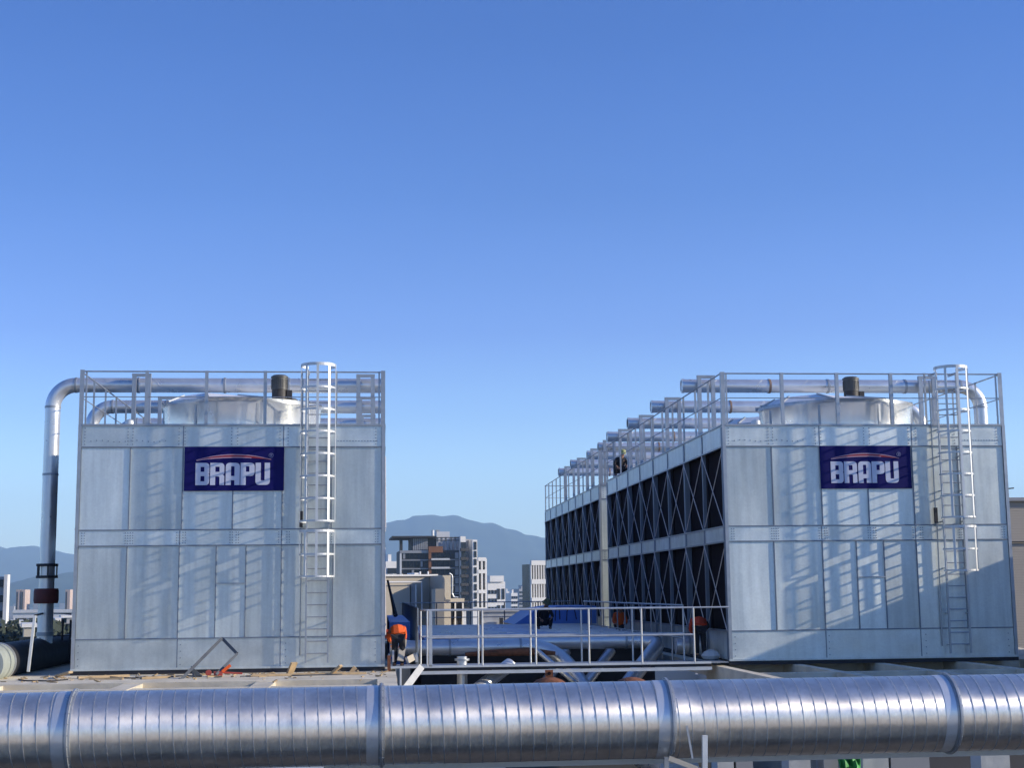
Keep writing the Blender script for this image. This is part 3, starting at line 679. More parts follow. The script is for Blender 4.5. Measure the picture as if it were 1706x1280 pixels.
def banner(x0, x1, z0, z1, label):
    y = Y0-.045; root = thing('banner', label, 'banner', ((x0+x1)/2, y, z0), 'blue brand banners on the cooling towers')
    W_ = x1-x0; H_ = z1-z0; sx_ = W_/1415; sz_ = H_/632
    MB().box(x0, y-.008, z0, x1, y+.012, z1).build('sheet', M['navy'], root)
    T = lambda a_, b_: ((a_-150)*sx_-W_/2, (747-b_)*sz_)
    for ch, xo in (('B', 310), ('R', 518), ('A', 737), ('P', 948), ('U', 1160)):
        polys = [[T(xo+a_, 346+b_) for a_, b_ in rnd_poly(pp, rr)] for pp, rr in LET[ch]]
        poly_obj('letter', polys, M['letter'], root, -.012)
    def cres(x_a, y_a, x_m, y_m, x_b, y_b, t0, tm, n_=24):
        up_, dn_ = [], []
        for i in range(n_+1):
            t = i/n_; x = x_a+(x_b-x_a)*t; yq = (1-t)**2*y_a+2*t*(1-t)*(2*y_m-(y_a+y_b)/2)+t*t*y_b
            w = t0+(tm-t0)*math.sin(math.pi*t)
            up_.append((x, yq-w)); dn_.append((x, yq+w))
        return [T(a_, b_) for a_, b_ in up_+dn_[::-1]]
    poly_obj('arc_mark', [cres(320, 308, 850, 250, 1380, 303, 3, 22)], M['redp'], root, -.012)
    poly_obj('arc_outline', [cres(318, 305, 850, 228, 1382, 300, 3, 6)], M['pinkp'], root, -.017)
    poly_obj('arc_outline', [cres(322, 313, 850, 272, 1100, 277, 5, 7)], M['pinkp'], root, -.017)
    ring = [[T(1380+34*math.cos(2*math.pi*k/24), 240+34*math.sin(2*math.pi*k/24)) for k in range(24)], [T(1380+27*math.cos(2*math.pi*k/24), 240+27*math.sin(2*math.pi*k/24)) for k in range(24)]]
    poly_obj('registered_ring', ring, M['greyp'], root, -.012)
    polys = [[T(1368+a_*.13, 219+b_*.13) for a_, b_ in rnd_poly(pp, {})] for pp, rr in LET['R']]
    poly_obj('registered_letter', polys, M['greyp'], root, -.012)
banner(-4.83, -2.37, 4.37, 5.47, 'navy banner lettered in white on the left cooling tower')
banner(11.41, 13.84, 4.36, 5.47, 'navy banner lettered in white on the right cooling tower')

# ------------------------------------------------------------------ distribution pipes over the decks
def elbow_pipe(xa, xb, y, z, r, drop_x, label, low):
    """straight run xa..xb ending in a bend that turns down at drop_x"""
    s = 1 if drop_x > xa else -1; rb = .62
    root = thing('distribution_pipe', label, 'pipe', ((xa+drop_x)/2, y, z), 'clad pipes over the tower decks')
    xe = drop_x-s*rb
    MB().tube([(xa, y, z), (xe, y, z)], r, 28).build('pipe_run', M['lag'], root, smooth=True)
    MB().lathe([(0, 0), (r*.8, .0), (r*.83, s*-.02), (r*1.06, s*-.02), (r*1.06, s*.05)], (xa, y, z), 28, 'x').build('end_cap', M['lag'], root, smooth=True)
    pts = arc((xe, y, z-rb), rb, math.pi/2, 0, 10, (s, 0, 0), (0, 0, 1))
    MB().tube(pts, r*1.01, 28, False).build('elbow', M['lag'], root, smooth=True)
    MB().lathe([(r, -.03), (r*1.06, -.03), (r*1.06, .03), (r, .03)], (xe, y, z), 28, 'x').build('band_clamp', M['trim'], root, smooth=True)
    MB().lathe([(r, -.03), (r*1.06, -.03), (r*1.06, .03), (r, .03)], (drop_x, y, z-rb), 28).build('band_clamp', M['trim'], root, smooth=True)
    rs = MB().tube([(drop_x, y, low), (drop_x, y, z-rb)], r, 28).build('riser', M['lag'], root, smooth=True)
    for k in range(3):
        xj = xa+(xe-xa)*(.31 if k == 0 else .52 if k == 1 else .8)
        MB().lathe([(r, -.035), (r*1.09, -.03), (r*1.09, .03), (r, .035)], (xj, y, z), 24, 'x').build('joint_band', M['rustband'] if k == 0 and xa > 5 else M['trim'], root, smooth=True)
    # spiral lap marks in the cladding
    for k in range(int(abs(xe-xa)/1.35)):
        x = xa+s*(.8+k*1.35); hp = [(x+.22*math.sin(a_)*s*1.0, y-(r+.002)*math.cos(a_), z+(r+.002)*math.sin(a_)) for a_ in [R(-10+100*i/8) for i in range(9)]]
        MB().tube(hp, .006, 5).build('lap_seam', M['white'], root)
    return root, rs
def support(x, y, ztop, label):
    root = thing('pipe_support', label, 'support frame', (x, y, ZT), 'goalpost frames carrying the clad pipes')
    for s in (-1, 1): MB().box(x+s*.20-.055, y-.05, ZT, x+s*.20+.055, y+.05, ztop-.08).build('leg', M['steel'], root)
    MB().box(x-.26, y-.055, ztop-.08, x+.26, y+.055, ztop).build('crossbar', M['trim'], root)
ys = [40.4, 45.1, 49.7, 54.1, 57.9, 61.4, 65.7, 70.2]
zs = [7.64]*4+[7.62]*4
ordn = ['nearest', 'second', 'third', 'fourth', 'fifth', 'sixth', 'seventh', 'farthest']
for i, (y, z) in enumerate(zip(ys, zs)):
    xa = [8.72, 8.72, 8.75, 8.72, 8.95, 9.0, 8.85, 8.85][i]
    root, rs = elbow_pipe(xa, 17.0, y, z, .195, 17.62, 'clad pipe over the right towers, %s of the eight' % ordn[i], .8)
    support(9.35, y-.32, z+.26, 'steel goalpost by the left end of the %s right pipe' % ordn[i])
    support(15.9, y-.32, z+.26, 'steel goalpost by the right bend of the %s right pipe' % ordn[i])
JOINTS = 1
for i, (y, z) in enumerate(zip(ys, zs)):
    xa = .1
    root, rs = elbow_pipe(xa, -8.3, y, z-.02, .205, -9.0+.15*(i > 0), 'clad pipe over the left towers, %s of the eight' % ordn[i], .55)
    if i == 0:
        MB().lathe([(.2, 1.62), (.31, 1.62), (.33, 1.7), (.33, 1.95), (.31, 2.02), (.2, 2.02)], (-9.0, y, 0), 20).build('valve', M['red'], root, smooth=True)
        for zz in (2.3, 2.62): MB().lathe([(.2, zz), (.29, zz), (.29, zz+.07), (.2, zz+.07)], (-9.0, y, 0), 20).build('flange', M['dark'], root, smooth=True)
        for a_ in range(6): MB().tube([(-9+.26*math.cos(a_), y+.26*math.sin(a_), 2.3), (-9+.26*math.cos(a_), y+.26*math.sin(a_), 2.68)], .02, 6).build('bolt', M['dark'], root)
        MB().lathe([(.2, 5.1), (.215, 5.1), (.215, 5.16), (.2, 5.16)], (-9, y, 0), 20).build('band_clamp', M['trim'], root, smooth=True)
        MB().lathe([(.2, .75), (.23, .75), (.23, .85), (.2, .85)], (-9, y, 0), 20).build('band_clamp', M['trim'], root, smooth=True)
    support(-6.55, y-.32, z+.26, 'steel goalpost near the bend of the %s left pipe' % ordn[i])
    support(-.38, y-.32, z+.26, 'steel goalpost near the capped end of the %s left pipe' % ordn[i])

# left header running back under the risers, open end towards the camera
root = thing('header_pipe', 'big header pipe with dark open end at the far left', 'pipe', (-9, 35, .2))
hx, hz = -9.15, .25
MB().lathe([(.38, 0), (.46, 0), (.46, 1.1)], (hx, 34.9, hz), 36, 'y').build('end_ring', M['pvc'], root, smooth=True)
MB().lathe([(.45, 1.05), (.475, 1.05), (.475, 1.2), (.45, 1.2)], (hx, 34.9, hz), 36, 'y').build('flange', M['steel'], root, smooth=True)
MB().lathe([(.44, 1.2), (.44, 38)], (hx, 34.9, hz), 36, 'y').build('pipe_run', M['dark'], root, smooth=True)  # run past the sunlit end coloured dark for the left tower's shade
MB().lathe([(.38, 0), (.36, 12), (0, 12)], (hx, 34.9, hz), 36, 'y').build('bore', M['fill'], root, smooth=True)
root = thing('edge_railing', 'dark metal railing beside the header pipe at far left', 'railing', (-9.2, 36.5, 0))
a = at(58, 1026, 35.5); b = at(47, 1120, 35.5)
MB().beam(b, a, .06, .06).build('post', M['white'], root)
zr_ = 1.0+.35
for px in (105, 118): p = at(px, 1030, 42); MB().beam((p.x, 42, -.05), (p.x, 42, 1.15), .05).build('post', M['dark'], root)
p = at(58, 1026, 35.5); p2 = at(75, 1022, 42); p3 = at(119, 1024, 42)
MB().tube([p, p2, p3], .025, 8).build('top_rail', M['dark'], root)
MB().tube([at(75, 1060, 42), at(119, 1060, 42)], .02, 8).build('mid_rail', M['dark'], root)

# ------------------------------------------------------------------ big spiral duct in front
root = thing('spiral_duct', 'large shiny spiral seam duct running right across the foreground', 'duct', (2, 16, .38))
RD = .42; YD = 16.0
def dz(x): return .385+.002*x
xs = [-9.76, -6.49, -3.22, .035, 3.17, 6.37, 9.6, 12.8]
for k, (a_, b_) in enumerate(zip(xs, xs[1:])):
    MB().tube([(a_+.02, YD, dz(a_)), (b_-.02, YD, dz(b_))], RD-.002*(k % 2), 96, False).build('duct_section', M['duct'], root, smooth=True)
    # helical lock seam
    pitch = .1372; n_ = int((b_-a_-.10)/pitch*28); hp = []
    m = MB(); vs_ = []; fs_ = []; ph = random.uniform(0, 6)
    for i in range(n_+1):
        t = i/28*2*math.pi+ph; x = a_+.05+pitch*i/28
        c_, s_ = math.cos(t), math.sin(t)
        for (dx_, rr_) in ((-.007, RD-.004), (-.005, RD+.0035), (.0045, RD+.0035), (.005, RD-.004)):
            vs_.append((x+dx_, YD+rr_*c_, dz(x)+rr_*s_))
    for i in range(n_):
        for q_ in range(3): fs_.append((i*4+q_, i*4+q_+1, i*4+q_+5, i*4+q_+4))
    m.add(vs_, fs_).build('lock_seam', M['steel'], root, smooth=True, sharp=50)
for k, x in enumerate(xs):
    fl = MB().lathe([(RD-.01, -.035), (RD+.005, -.035), (RD+.008, -.012), (RD+.032, -.01), (RD+.032, .01), (RD+.008, .012), (RD+.005, .035), (RD-.01, .035)], (x, YD, dz(x)), 96, 'x').build('flange', M['steel'], root, smooth=True)
    for j in range(24):
        t = 2*math.pi*j/24
        MB().tube([(x-.022, YD+(RD+.022)*math.cos(t), dz(x)+(RD+.022)*math.sin(t)), (x+.022, YD+(RD+.022)*math.cos(t), dz(x)+(RD+.022)*math.sin(t))], .006, 6).build('bolt', M['trim'], fl)
    # smooth band standing in for the shadow each flange casts on the duct
    MB().tube([(x-.16, YD, dz(x)), (x-.036, YD, dz(x))], RD+.0035, 96, False).build('flange_shadow_band', M['lag'], root, smooth=True)
# duct bracket
root = thing('duct_bracket', 'pale steel channel bracket under the spiral duct right of centre', 'bracket', (3.6, 15.5, -.3))
def D(px, py, YY=15.5): return at(px, py, YY)
MB().beam(D(1174, 1226), D(1174, 1300), .055, .05, ref=(0, 1, 0)).build('upright', M['white'], root)
MB().beam(D(1144, 1210), D(1154, 1266), .022, .008, ref=(0, 1, 0)).build('strap', M['steel'], root)
MB().beam(D(1114, 1264), D(1172, 1286), .05, .03, ref=(0, 1, 0)).build('arm', M['bbeige'], root)
MB().beam(D(1110, 1262, 15.7), D(1110, 1300, 15.7), .05, .05, ref=(0, 1, 0)).build('upright', M['trim'], root)
root = thing('duct_rail', 'thin pale steel angle under the spiral duct', 'steel angle', (4, 16.4, -.1))
MB().beam((-.6, 16.45, -.085), (9.5, 16.45, -.062), .04, .02).build('flange', M['steel'], root)
MB().beam((-.6, 16.47, -.12), (9.5, 16.47, -.10), .01, .06).build('web', M['steel'], root)
root = thing('concrete_upstand', 'pale concrete upstand below the duct left of centre', 'concrete block', (-.2, 16.8, -1))
MB().box(-1.6, 16.9, -.75, .75, 17.3, -.185).build('block', M['concw'], root)
k = 0
for px0_, px1_, mm in ((1195, 1222, 'concw'), (1226, 1254, 'bgrey'), (1314, 1350, 'concw'), (1372, 1396, 'bgrey'), (1437, 1480, 'concw'), (1484, 1548, 'bgrey'), (1634, 1682, 'concw')):
    a = at(px0_, 1262, 19); b = at(px1_, 1262, 19)
    lab = ['pale concrete stub post just right of the duct bracket', 'grey stub post second to the right of the duct bracket', 'pale stub post with dark gaps on both sides', 'grey stub post left of the green sheet', 'pale wide stub post right of the green sheet', 'wide grey stub post right of the pale wide one', 'pale concrete stub post near the right frame edge'][k]; k += 1
    o = thing('stub_post', lab, 'concrete post', ((a.x+b.x)/2, 19, -3)); MB().box(a.x, 19, -3, b.x, 19.35, -.36).build('shaft', M[mm], o); MB().box(a.x-.02, 18.98, -.36, b.x+.02, 19.37, -.30).build('cap', M[mm], o)
a = at(1396, 1262, 18.8); b = at(1432, 1262, 18.8)
vs_ = []; fs_ = []
for j in range(9):
    for i in range(9):
        vs_.append((a.x+(b.x-a.x)*i/8+.02*math.sin(j*1.3), 18.8+.05*math.sin(i*1.9+j), -1.0+.66*j/8+.02*math.sin(i*2.1)))
for j in range(8):
    for i in range(8): fs_.append((j*9+i, j*9+i+1, j*9+i+10, j*9+i+9))
o = MB().add(vs_, fs_).build('plastic_sheet', M['green'], smooth=True); tag(o, 'crumpled green plastic sheet below the duct', 'plastic sheet')
sm = o.modifiers.new('thick', 'SOLIDIFY'); sm.thickness = .006

# ------------------------------------------------------------------ concrete roof grid
root = thing('concrete_roof_grid', 'beige concrete beams with open bays under the cooling towers', 'concrete beams', (0, 30, 0))
ZB = -.105
def cbeam(x0, y0, x1, y1, z1=ZB, h_=.7, m='conc', name='beam'):
    return MB().box(x0, y0, z1-h_, x1, y1, z1).build(name, M[m], root)
def slot(name, x0, y0, x1, y1, z1, m='conc', h_=.7): return cbeam(x0, y0, x1, y1, z1, h_, m, name)
# left: broad slab strip then edge beam
cbeam(-13, 32.9, .42, 37.2, ZB, .25, 'conc', 'slab')
cbeam(-13, 37.2, .42, 76, ZB, .25, 'conc', 'slab')
for x in (-11.5, -8.6, -5.6, -2.7): cbeam(x, 28.6, x+.42, 32.9, ZB-.02)
cbeam(-13, 31.0, -.02, 31.45, ZB-.03, .55)
cbeam(-13, 27.6, -.02, 28.6, ZB-.04, .6)
cbeam(-.02, 29.0, .40, 32.9, ZB+.01, 1.0); cbeam(-.02, 28.2, .5, 29.0, ZB+.03, 1.0, 'conc', 'block')
# right
for x in (8.46, 10.5, 12.65, 14.8, 16.9, 19.0): cbeam(x, 24, x+.24, 37.2, ZB)
for y in (32.8, 28.2): 
    for x0_, x1_ in ((8.70, 10.5), (10.74, 12.65), (12.89, 14.8), (15.04, 16.9), (17.14, 19.0)): cbeam(x0_, y, x1_, y+.25, ZB-.01, .6)
cbeam(8.46, 37.2, 20, 76, ZB, .3, 'conc', 'slab')
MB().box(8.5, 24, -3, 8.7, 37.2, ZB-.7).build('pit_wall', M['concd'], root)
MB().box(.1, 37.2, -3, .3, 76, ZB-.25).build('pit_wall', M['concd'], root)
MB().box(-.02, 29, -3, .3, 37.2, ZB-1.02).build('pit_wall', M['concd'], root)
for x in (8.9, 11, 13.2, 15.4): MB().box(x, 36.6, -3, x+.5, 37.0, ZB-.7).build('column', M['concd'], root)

# ------------------------------------------------------------------ walkway between the towers
wk = thing('walkway', 'galvanised steel walkway with railings between the two cooling towers', 'walkway', (4.5, 36.5, 0))
MB().box(.3, 35.95, -.02, 8.75, 37.15, .0).build('deck_plate', M['trim'], wk)
MB().box(.3, 35.90, -.035, 8.3, 35.949, .02).build('toe_angle', M['white'], wk)
MB().box(.95, 35.84, -.19, 8.3, 35.899, -.11).build('edge_channel', M['white'], wk)
MB().box(.95, 35.94, -.10, 8.3, 35.96, -.03).build('edge_web', M['dark'], wk)
def wrail(y, xs_, x0_, x1_, z=.0, gap=.0, dbl=False):
    g_ = MB().tube([(x0_, y, 1.36), (x1_, y, 1.36)], 0.022, 10).build('guard_rail', M['rail'], wk, smooth=True)
    MB().tube([(xs_[0], y, .69), (xs_[-1], y, .69)], .024, 10).build('mid_rail', M['rail'], g_, smooth=True)
    for x in xs_: MB().tube([(x, y, -.02), (x, y, 1.36)], 0.024, 10).build('post', M['rail'], g_, smooth=True)
wrail(35.92, [1.2, 2.56, 3.89, 5.22, 6.55, 7.88], 1.2, 8.8)
MB().box(1.24, 35.90, 0, 1.32, 35.92, 1.36).build('post', M['rail'], wk)
wrail(37.1, [1.07, 2.54, 3.88, 5.20, 6.53, 7.87], 1.07, 7.87)
MB().tube([(1.2, 35.92, 1.36), (1.07, 37.1, 1.36)], 0.022, 10).build('return_rail', M['rail'], wk, smooth=True)
def longrail(x, y0, y1, step, label, m, bars=False):
    r_ = thing('side_railing', label, 'railing', (x, y0, 0))
    MB().tube([(x, y0, 1.40), (x, y1, 1.40)], .024, 8).build('top_rail', M[m], r_)
    MB().tube([(x, y0, .55), (x, y1, .55)], .02, 8).build('mid_rail', M[m], r_)
    y = y0
    while y <= y1+.01:
        MB().tube([(x, y, -.1), (x, y, 1.40)], .022, 8).build('post', M[m], r_)
        y += step
longrail(1.0, 37.4, 60, .62, 'grey railing of close posts receding along the left tower', 'post')
longrail(7.95, 37.5, 56, 1.5, 'light railing receding beside the louvred side of the right tower', 'steel')
r_ = thing('end_railing', 'thin railing across the far end of the blue roof', 'railing', (4.5, 61, 0))
MB().tube([(.9, 61, 1.37), (8.2, 61, 1.37)], .022, 8).build('top_rail', M['steel'], r_)
MB().tube([(.9, 61, .75), (8.2, 61, .75)], .018, 8).build('mid_rail', M['trim'], r_)
for i in range(6): MB().tube([(1.0+i*1.43, 61, .2), (1.0+i*1.43, 61, 1.37)], .024, 8).build('post', M['post'], r_)
# braces below the walkway
st = thing('walkway_strut', 'pale diagonal steel strut under the left end of walkway', 'strut', (.9, 35, -.5))
MB().beam(at(674, 1150, 34), at(702, 1112, 35.6), .16, .05, ref=(0, 1, 0)).build('bar', M['concw'], st)
st = thing('walkway_column', 'round zinc post standing under the walkway near its left end', 'post', (at(772, 1130, 36.6).x, 36.6, -3))
MB().tube([(at(770, 1130, 36.6).x, 36.6, -3), (at(770, 1130, 36.6).x, 36.6, .2)], .13, 20).build('shaft', M['lag'], st, smooth=True)
MB().lathe([(.13, .1), (.19, .1), (.19, .15), (.13, .15)], (at(770, 1130, 36.6).x, 36.6, 0), 20).build('flange', M['steel'], st, smooth=True)

# ------------------------------------------------------------------ blue roofs and pipes in the corridor
cv = thing('clad_roof', 'low sky-tinted sheet metal roof between the cooling towers', 'metal roof', (4.5, 41, 0))
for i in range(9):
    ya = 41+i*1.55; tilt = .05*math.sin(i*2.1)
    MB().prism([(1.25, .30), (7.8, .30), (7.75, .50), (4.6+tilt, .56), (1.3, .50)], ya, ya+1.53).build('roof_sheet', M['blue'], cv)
    MB().box(1.3, ya+1.52, .5, 7.75, ya+1.55, .575).build('roof_seam', M['lag'], cv)
MB().box(1.2, 41.05, -1.5, 7.85, 55, .29).build('duct_body', M['dark'], cv)
c2 = thing('clad_hood', 'raised sky-tinted metal hood with sloping end behind the seated person', 'metal hood', (7, 54, 0))
x = lambda px, YY: at(px, 1030, YY).x
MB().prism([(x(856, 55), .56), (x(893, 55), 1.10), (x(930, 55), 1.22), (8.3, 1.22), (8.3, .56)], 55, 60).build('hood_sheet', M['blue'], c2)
MB().box(x(860, 55), 55, -1.5, 8.3, 60, .559).build('hood_body', M['lag'], c2)
c3 = thing('side_hood', 'sky-tinted metal casing tucked beside the left tower and railing', 'metal hood', (.6, 46, 0))
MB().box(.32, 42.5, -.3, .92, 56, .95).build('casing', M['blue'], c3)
cb = thing('hose_loop', 'two thin black hoses arching from the blue hood', 'hose', (x(935, 54.9), 54.8, 1))
for px in (925, 944):
    a_ = at(px, 1035, 54.7); MB().tube([a_, a_+Vector((.02, 0, .35)), a_+Vector((.12*(1 if px > 930 else .5), 0, .5)), a_+Vector((.3 if px > 930 else .16, 0, .45)), a_+Vector((.38 if px > 930 else .18, 0, .05))], .02, 6).build('hose', M['dark'], cb, smooth=True)

def cpipe(label, path, r, bands=(), name='corridor_pipe'):
    root = thing(name, label, 'pipe', path[0])
    MB().tube(path, r, 24).build('pipe_run', M['lag'], root, smooth=True)
    for (p_, ax_) in bands:
        MB().lathe([(r, -.03), (r*1.07, -.03), (r*1.07, .03), (r, .03)], p_, 24, ax_).build('band_clamp', M['trim'], root, smooth=True)
    return root
def bend(p0, c_, p1, n_=8):
    p0, c_, p1 = Vector(p0), Vector(c_), Vector(p1)
    return [p0*(1-t)**2+c_*2*t*(1-t)+p1*t*t for t in [i/n_ for i in range(n_+1)]]
ya = 39.0; za = .33
cpipe('shiny horizontal pipe behind walkway rail bending down at its right end', [(.3, ya, za)]+bend((3.9, ya, za), (4.8, ya, za), (5.15, ya-.7, -.35))+[(6.0, ya-2.2, -1.8)], .21, [((3.8, ya, za), 'x'), ((1.9, ya, za), 'x')])
ya = 40.35; za = .40
cpipe('long shiny pipe with bend and lit sloping leg at its right end', [(2.2, ya, za)]+bend((7.0, ya, za), (8.05, ya, za), (7.55, ya-.6, .12))+[(5.55, ya-3.4, -1.55)], .21, [((6.9, ya, za), 'x')])
cpipe('sloping pipe leg second from the right below the blue roof', [(6.6, 41.0, .12), (5.1, 40.0, -1.5)], .15)
cpipe('sloping pipe leg third from the right below the blue roof', [(5.3, 41.0, .12), (4.1, 40.0, -1.4)], .15)
cpipe('sloping pipe below the walkway left of centre', [at(850, 1108, 36.9), at(795, 1150, 36.0)], .17)
cpipe('thin sloping pipe falling right below the walkway', [at(895, 1085, 38.3), at(960, 1140, 37.2)], .07)
cpipe('stub pipe between right walkway end and right tower', [(8.0, 38.8, .32), (8.8, 38.8, .32)], .24, [((8.35, 38.8, .32), 'x')])
cpipe('large header pipe deep in the pit, left one', [(2.2, 30, -1.9), (2.2, 62, -1.9)], .42)
cpipe('large header pipe deep in the pit, right one', [(6.2, 30, -1.9), (6.2, 62, -1.9)], .42)
cpipe('blue lit cross pipe deep in the pit', [(3.0, 38.2, -1.9), (7.9, 38.6, -1.75)], .30)
for lab, px, lug in (('rusty domed flange with lifting lug above the duct', 915, True), ('rusty domed flange right of the lugged one', 1052, False)):
    p = at(px, 1137, 29.5)
    root = thing('flange_cap', lab, 'pipe flange', (p.x, 29.5, p.z-1))
    MB().lathe([(.13, p.z-1.2), (.13, p.z-.12), (.36, p.z-.1), (.36, p.z-.03), (.26, p.z+.04), (.12, p.z+.09), (0, p.z+.1)], (p.x, 29.5, 0), 28).build('dome', M['rust'], root, smooth=True)
    if lug:
        MB().box(p.x-.08, 29.48, p.z+.06, p.x+.08, 29.52, p.z+.24).build('lug', M['rust'], root)
        MB().lathe([(.0, 0), (.035, 0)], (p.x, 29.47, p.z+.17), 12, 'y').build('lug_hole', M['fill'], root)

# ------------------------------------------------------------------ clutter on the left slab
def plank(label, p, q_, w, t, m='wood', name='plank'):
    o = MB().beam(p, q_, w, t).build(name, M[m], loc=p); tag(o, label, 'plank' if m == 'wood' else 'bar', 'offcuts lying in front of the left tower'); return o
S = lambda px, YY, z=.0: Vector((at(px, 1120, YY).x, YY, ZB+z))
plank('raw timber plank lying at the left corner of the left tower', S(95, 35.6, .03), S(118, 34.8, .16), .10, .05)
plank('long raw plank flat before the left tower, left end', S(130, 34.9, .03), S(215, 35.4, .03), .16, .05)
plank('long pale plank under the left tower edge', S(150, 34.4, .02), S(205, 34.3, .02), .14, .04)
plank('pale plank strip right of the red tool', S(420, 34.6, .03), S(610, 34.9, .03), .16, .05)
plank('short plank pointing at the tilted frame', S(235, 34.2, .03), S(282, 34.6, .03), .12, .05)
plank('upright timber wedge under the ladder, left of two', S(482, 34.9, .02), S(490, 34.8, .30), .20, .05)
plank('upright timber wedge right of the ladder foot', S(552, 34.8, .02), S(568, 34.7, .22), .16, .05)
plank('short dark block near the ladder foot', S(585, 35.0, .04), S(592, 35.0, .16), .12, .1)
tr = thing('metal_frame', 'dark steel frame tilted against the left tower front', 'metal frame', S(345, 34.6))
f1, f2, f3, f4 = at(283, 1152, 33.8), at(370, 1064, 35.6), at(395, 1090, 35.4), at(360, 1125, 34.8)
MB().beam(f1, f2, .07, .04, ref=(0, 1, 0)).build('long_bar', M['frame'], tr)
MB().beam(f2, f3, .07, .04, ref=(0, 1, 0)).build('end_bar', M['frame'], tr)
MB().beam(f3, f4, .06, .04, ref=(0, 1, 0)).build('short_bar', M['frame'], tr)
MB().beam(at(320, 1112, 34.8), at(324, 1133, 34.6), .05, .05, ref=(0, 1, 0)).build('foot', M['frame'], tr)
MB().prism([(at(318, 1110, 34.7).x, at(318, 1110, 34.7).z), (at(336, 1126, 34.7).x, at(336, 1126, 34.7).z), (at(322, 1128, 34.7).x, at(322, 1128, 34.7).z)], 34.68, 34.72).build('gusset', M['frame'], tr)
tl = thing('power_tool', 'orange red power tool lying right of the tilted frame', 'power tool', S(372, 34.9))
c = S(368, 34.9, .09)
MB().box(c.x-.16, c.y-.05, c.z-.07, c.x+.04, c.y+.05, c.z+.03).build('body', M['redhat'], tl)
MB().beam(c+Vector((.03, 0, .02)), c+Vector((.22, .02, .17)), .08, .07).build('handle', M['orange'], tl)
MB().tube([c+Vector((.05, 0, 0)), c+Vector((.5, 0, -.03))], .022, 10).build('shaft', M['redhat'], tl)
MB().lathe([(0, -.02), (.07, -.02), (.07, .02), (0, .02)], c+Vector((-.28, -.05, 0)), 16, 'y').build('guard', M['redhat'], tl)
# rubble and scraps (uncountable)
mb = MB(); rnd = random.Random(3)
for i in range(230):
    x_ = rnd.uniform(-11, .3); y_ = 35.9-abs(rnd.gauss(0, 1.2))
    s_ = rnd.uniform(.012, .045); a_ = rnd.uniform(0, 3); p_ = Vector((x_, y_, ZB+s_*.4)); d_ = Vector((math.cos(a_), math.sin(a_), rnd.uniform(-.2, .4)))*s_*rnd.uniform(1, 3)
    mb.beam(p_-d_, p_+d_, s_, s_*.7)
tag(mb.build('rubble', M['wood']), 'scattered wood chips and rubble on the roof edge', kind='stuff')
for k, (pts, lab, mm) in enumerate((([(165, 35.2), (230, 34.6), (300, 35.1), (345, 34.9)], 'thin black cable snaking along the left slab to the tilted frame', 'dark'), ([(400, 34.4), (450, 35.0), (520, 34.5), (600, 35.1)], 'thin grey hose lying below the left ladder', 'frame'), ([(30, 34.6), (70, 33.9), (120, 34.4)], 'black cable on the slab near the open header pipe', 'dark'))):
    P_ = [S(a_, b_, .015) for a_, b_ in pts]; sm_ = []
    for a_, b_ in zip(P_, P_[1:]):
        for t in range(6): q_ = a_.lerp(b_, t/6); q_.y += .12*math.sin(t*1.05+k); sm_.append(q_)
    tag(MB().tube(sm_, .016, 6).build('cable', M[mm], loc=P_[0], smooth=True), lab, 'cable')
# rags/boards beside the first worker
for k, (px, lab) in enumerate(((673, 'pale torn board leaning near the bending worker'), (683, 'curved pale offcut at the left walkway end'))):
    a_ = at(px-6, 1102, 36.3); b_ = at(px+(0 if k == 0 else 9), 1066 if k == 0 else 1094, 36.6)
    o = MB().beam(a_, b_, .16, .03, ref=(0, 1, 0)).build('board_offcut', M['bbeige'], loc=a_); tag(o, lab, 'board')
for k, (px, t_, lab) in enumerate(((648, 1090, 'short white stake at the left tower corner'), (655, 1084, 'second white stake left of the bending worker'), (694, 1088, 'white stake right of the torn boards'))):
    a_ = at(px, 1104, 36.15); b_ = at(px, t_, 36.15)
    tag(MB().beam(a_, b_, .05, .03).build('stake', M['concw'], loc=a_), lab, 'stake')
tag(MB().box(.22, 35.9, -.12, .30, 36.1, .28).build('rusty_plate', M['rust'], loc=(.22, 35.9, -.12)), 'small rusty plate at the foot of the left tower corner', 'steel plate')
bag = MB(); bc = at(1184, 1085, 37.2)
bag.lathe([(0, 0), (.2, .02), (.26, .1), (.18, .2), (.05, .26), (0, .26)], (bc.x, 37.2, 0), 9)
o = bag.build('sack', M['concw'], loc=(bc.x, 37.2, 0)); tag(o, 'pale crumpled sack beside the right walkway end', 'sack')
a_ = at(775, 1091, 38.4); b_ = at(925, 1089, 38.4)
tag(MB().tube([a_, a_.lerp(b_, .3)+Vector((0, 0, .03)), a_.lerp(b_, .7)+Vector((0, 0, .05)), b_], [.05, .09, .11, .05], 10).build('insulation_roll', M['rust'], loc=a_, smooth=True), 'rust brown insulation roll lying behind the walkway railing', 'insulation roll')
# leaning black tube beside the left tower
a_ = at(646, 968, 44); b_ = at(659, 1026, 43)
tag(MB().tube([a_, (a_+b_)/2, b_], [.035, .045, .07], 10).build('black_tube', M['dark'], loc=a_, smooth=True), 'slanting black tube leaning right of the left tower', 'tube')

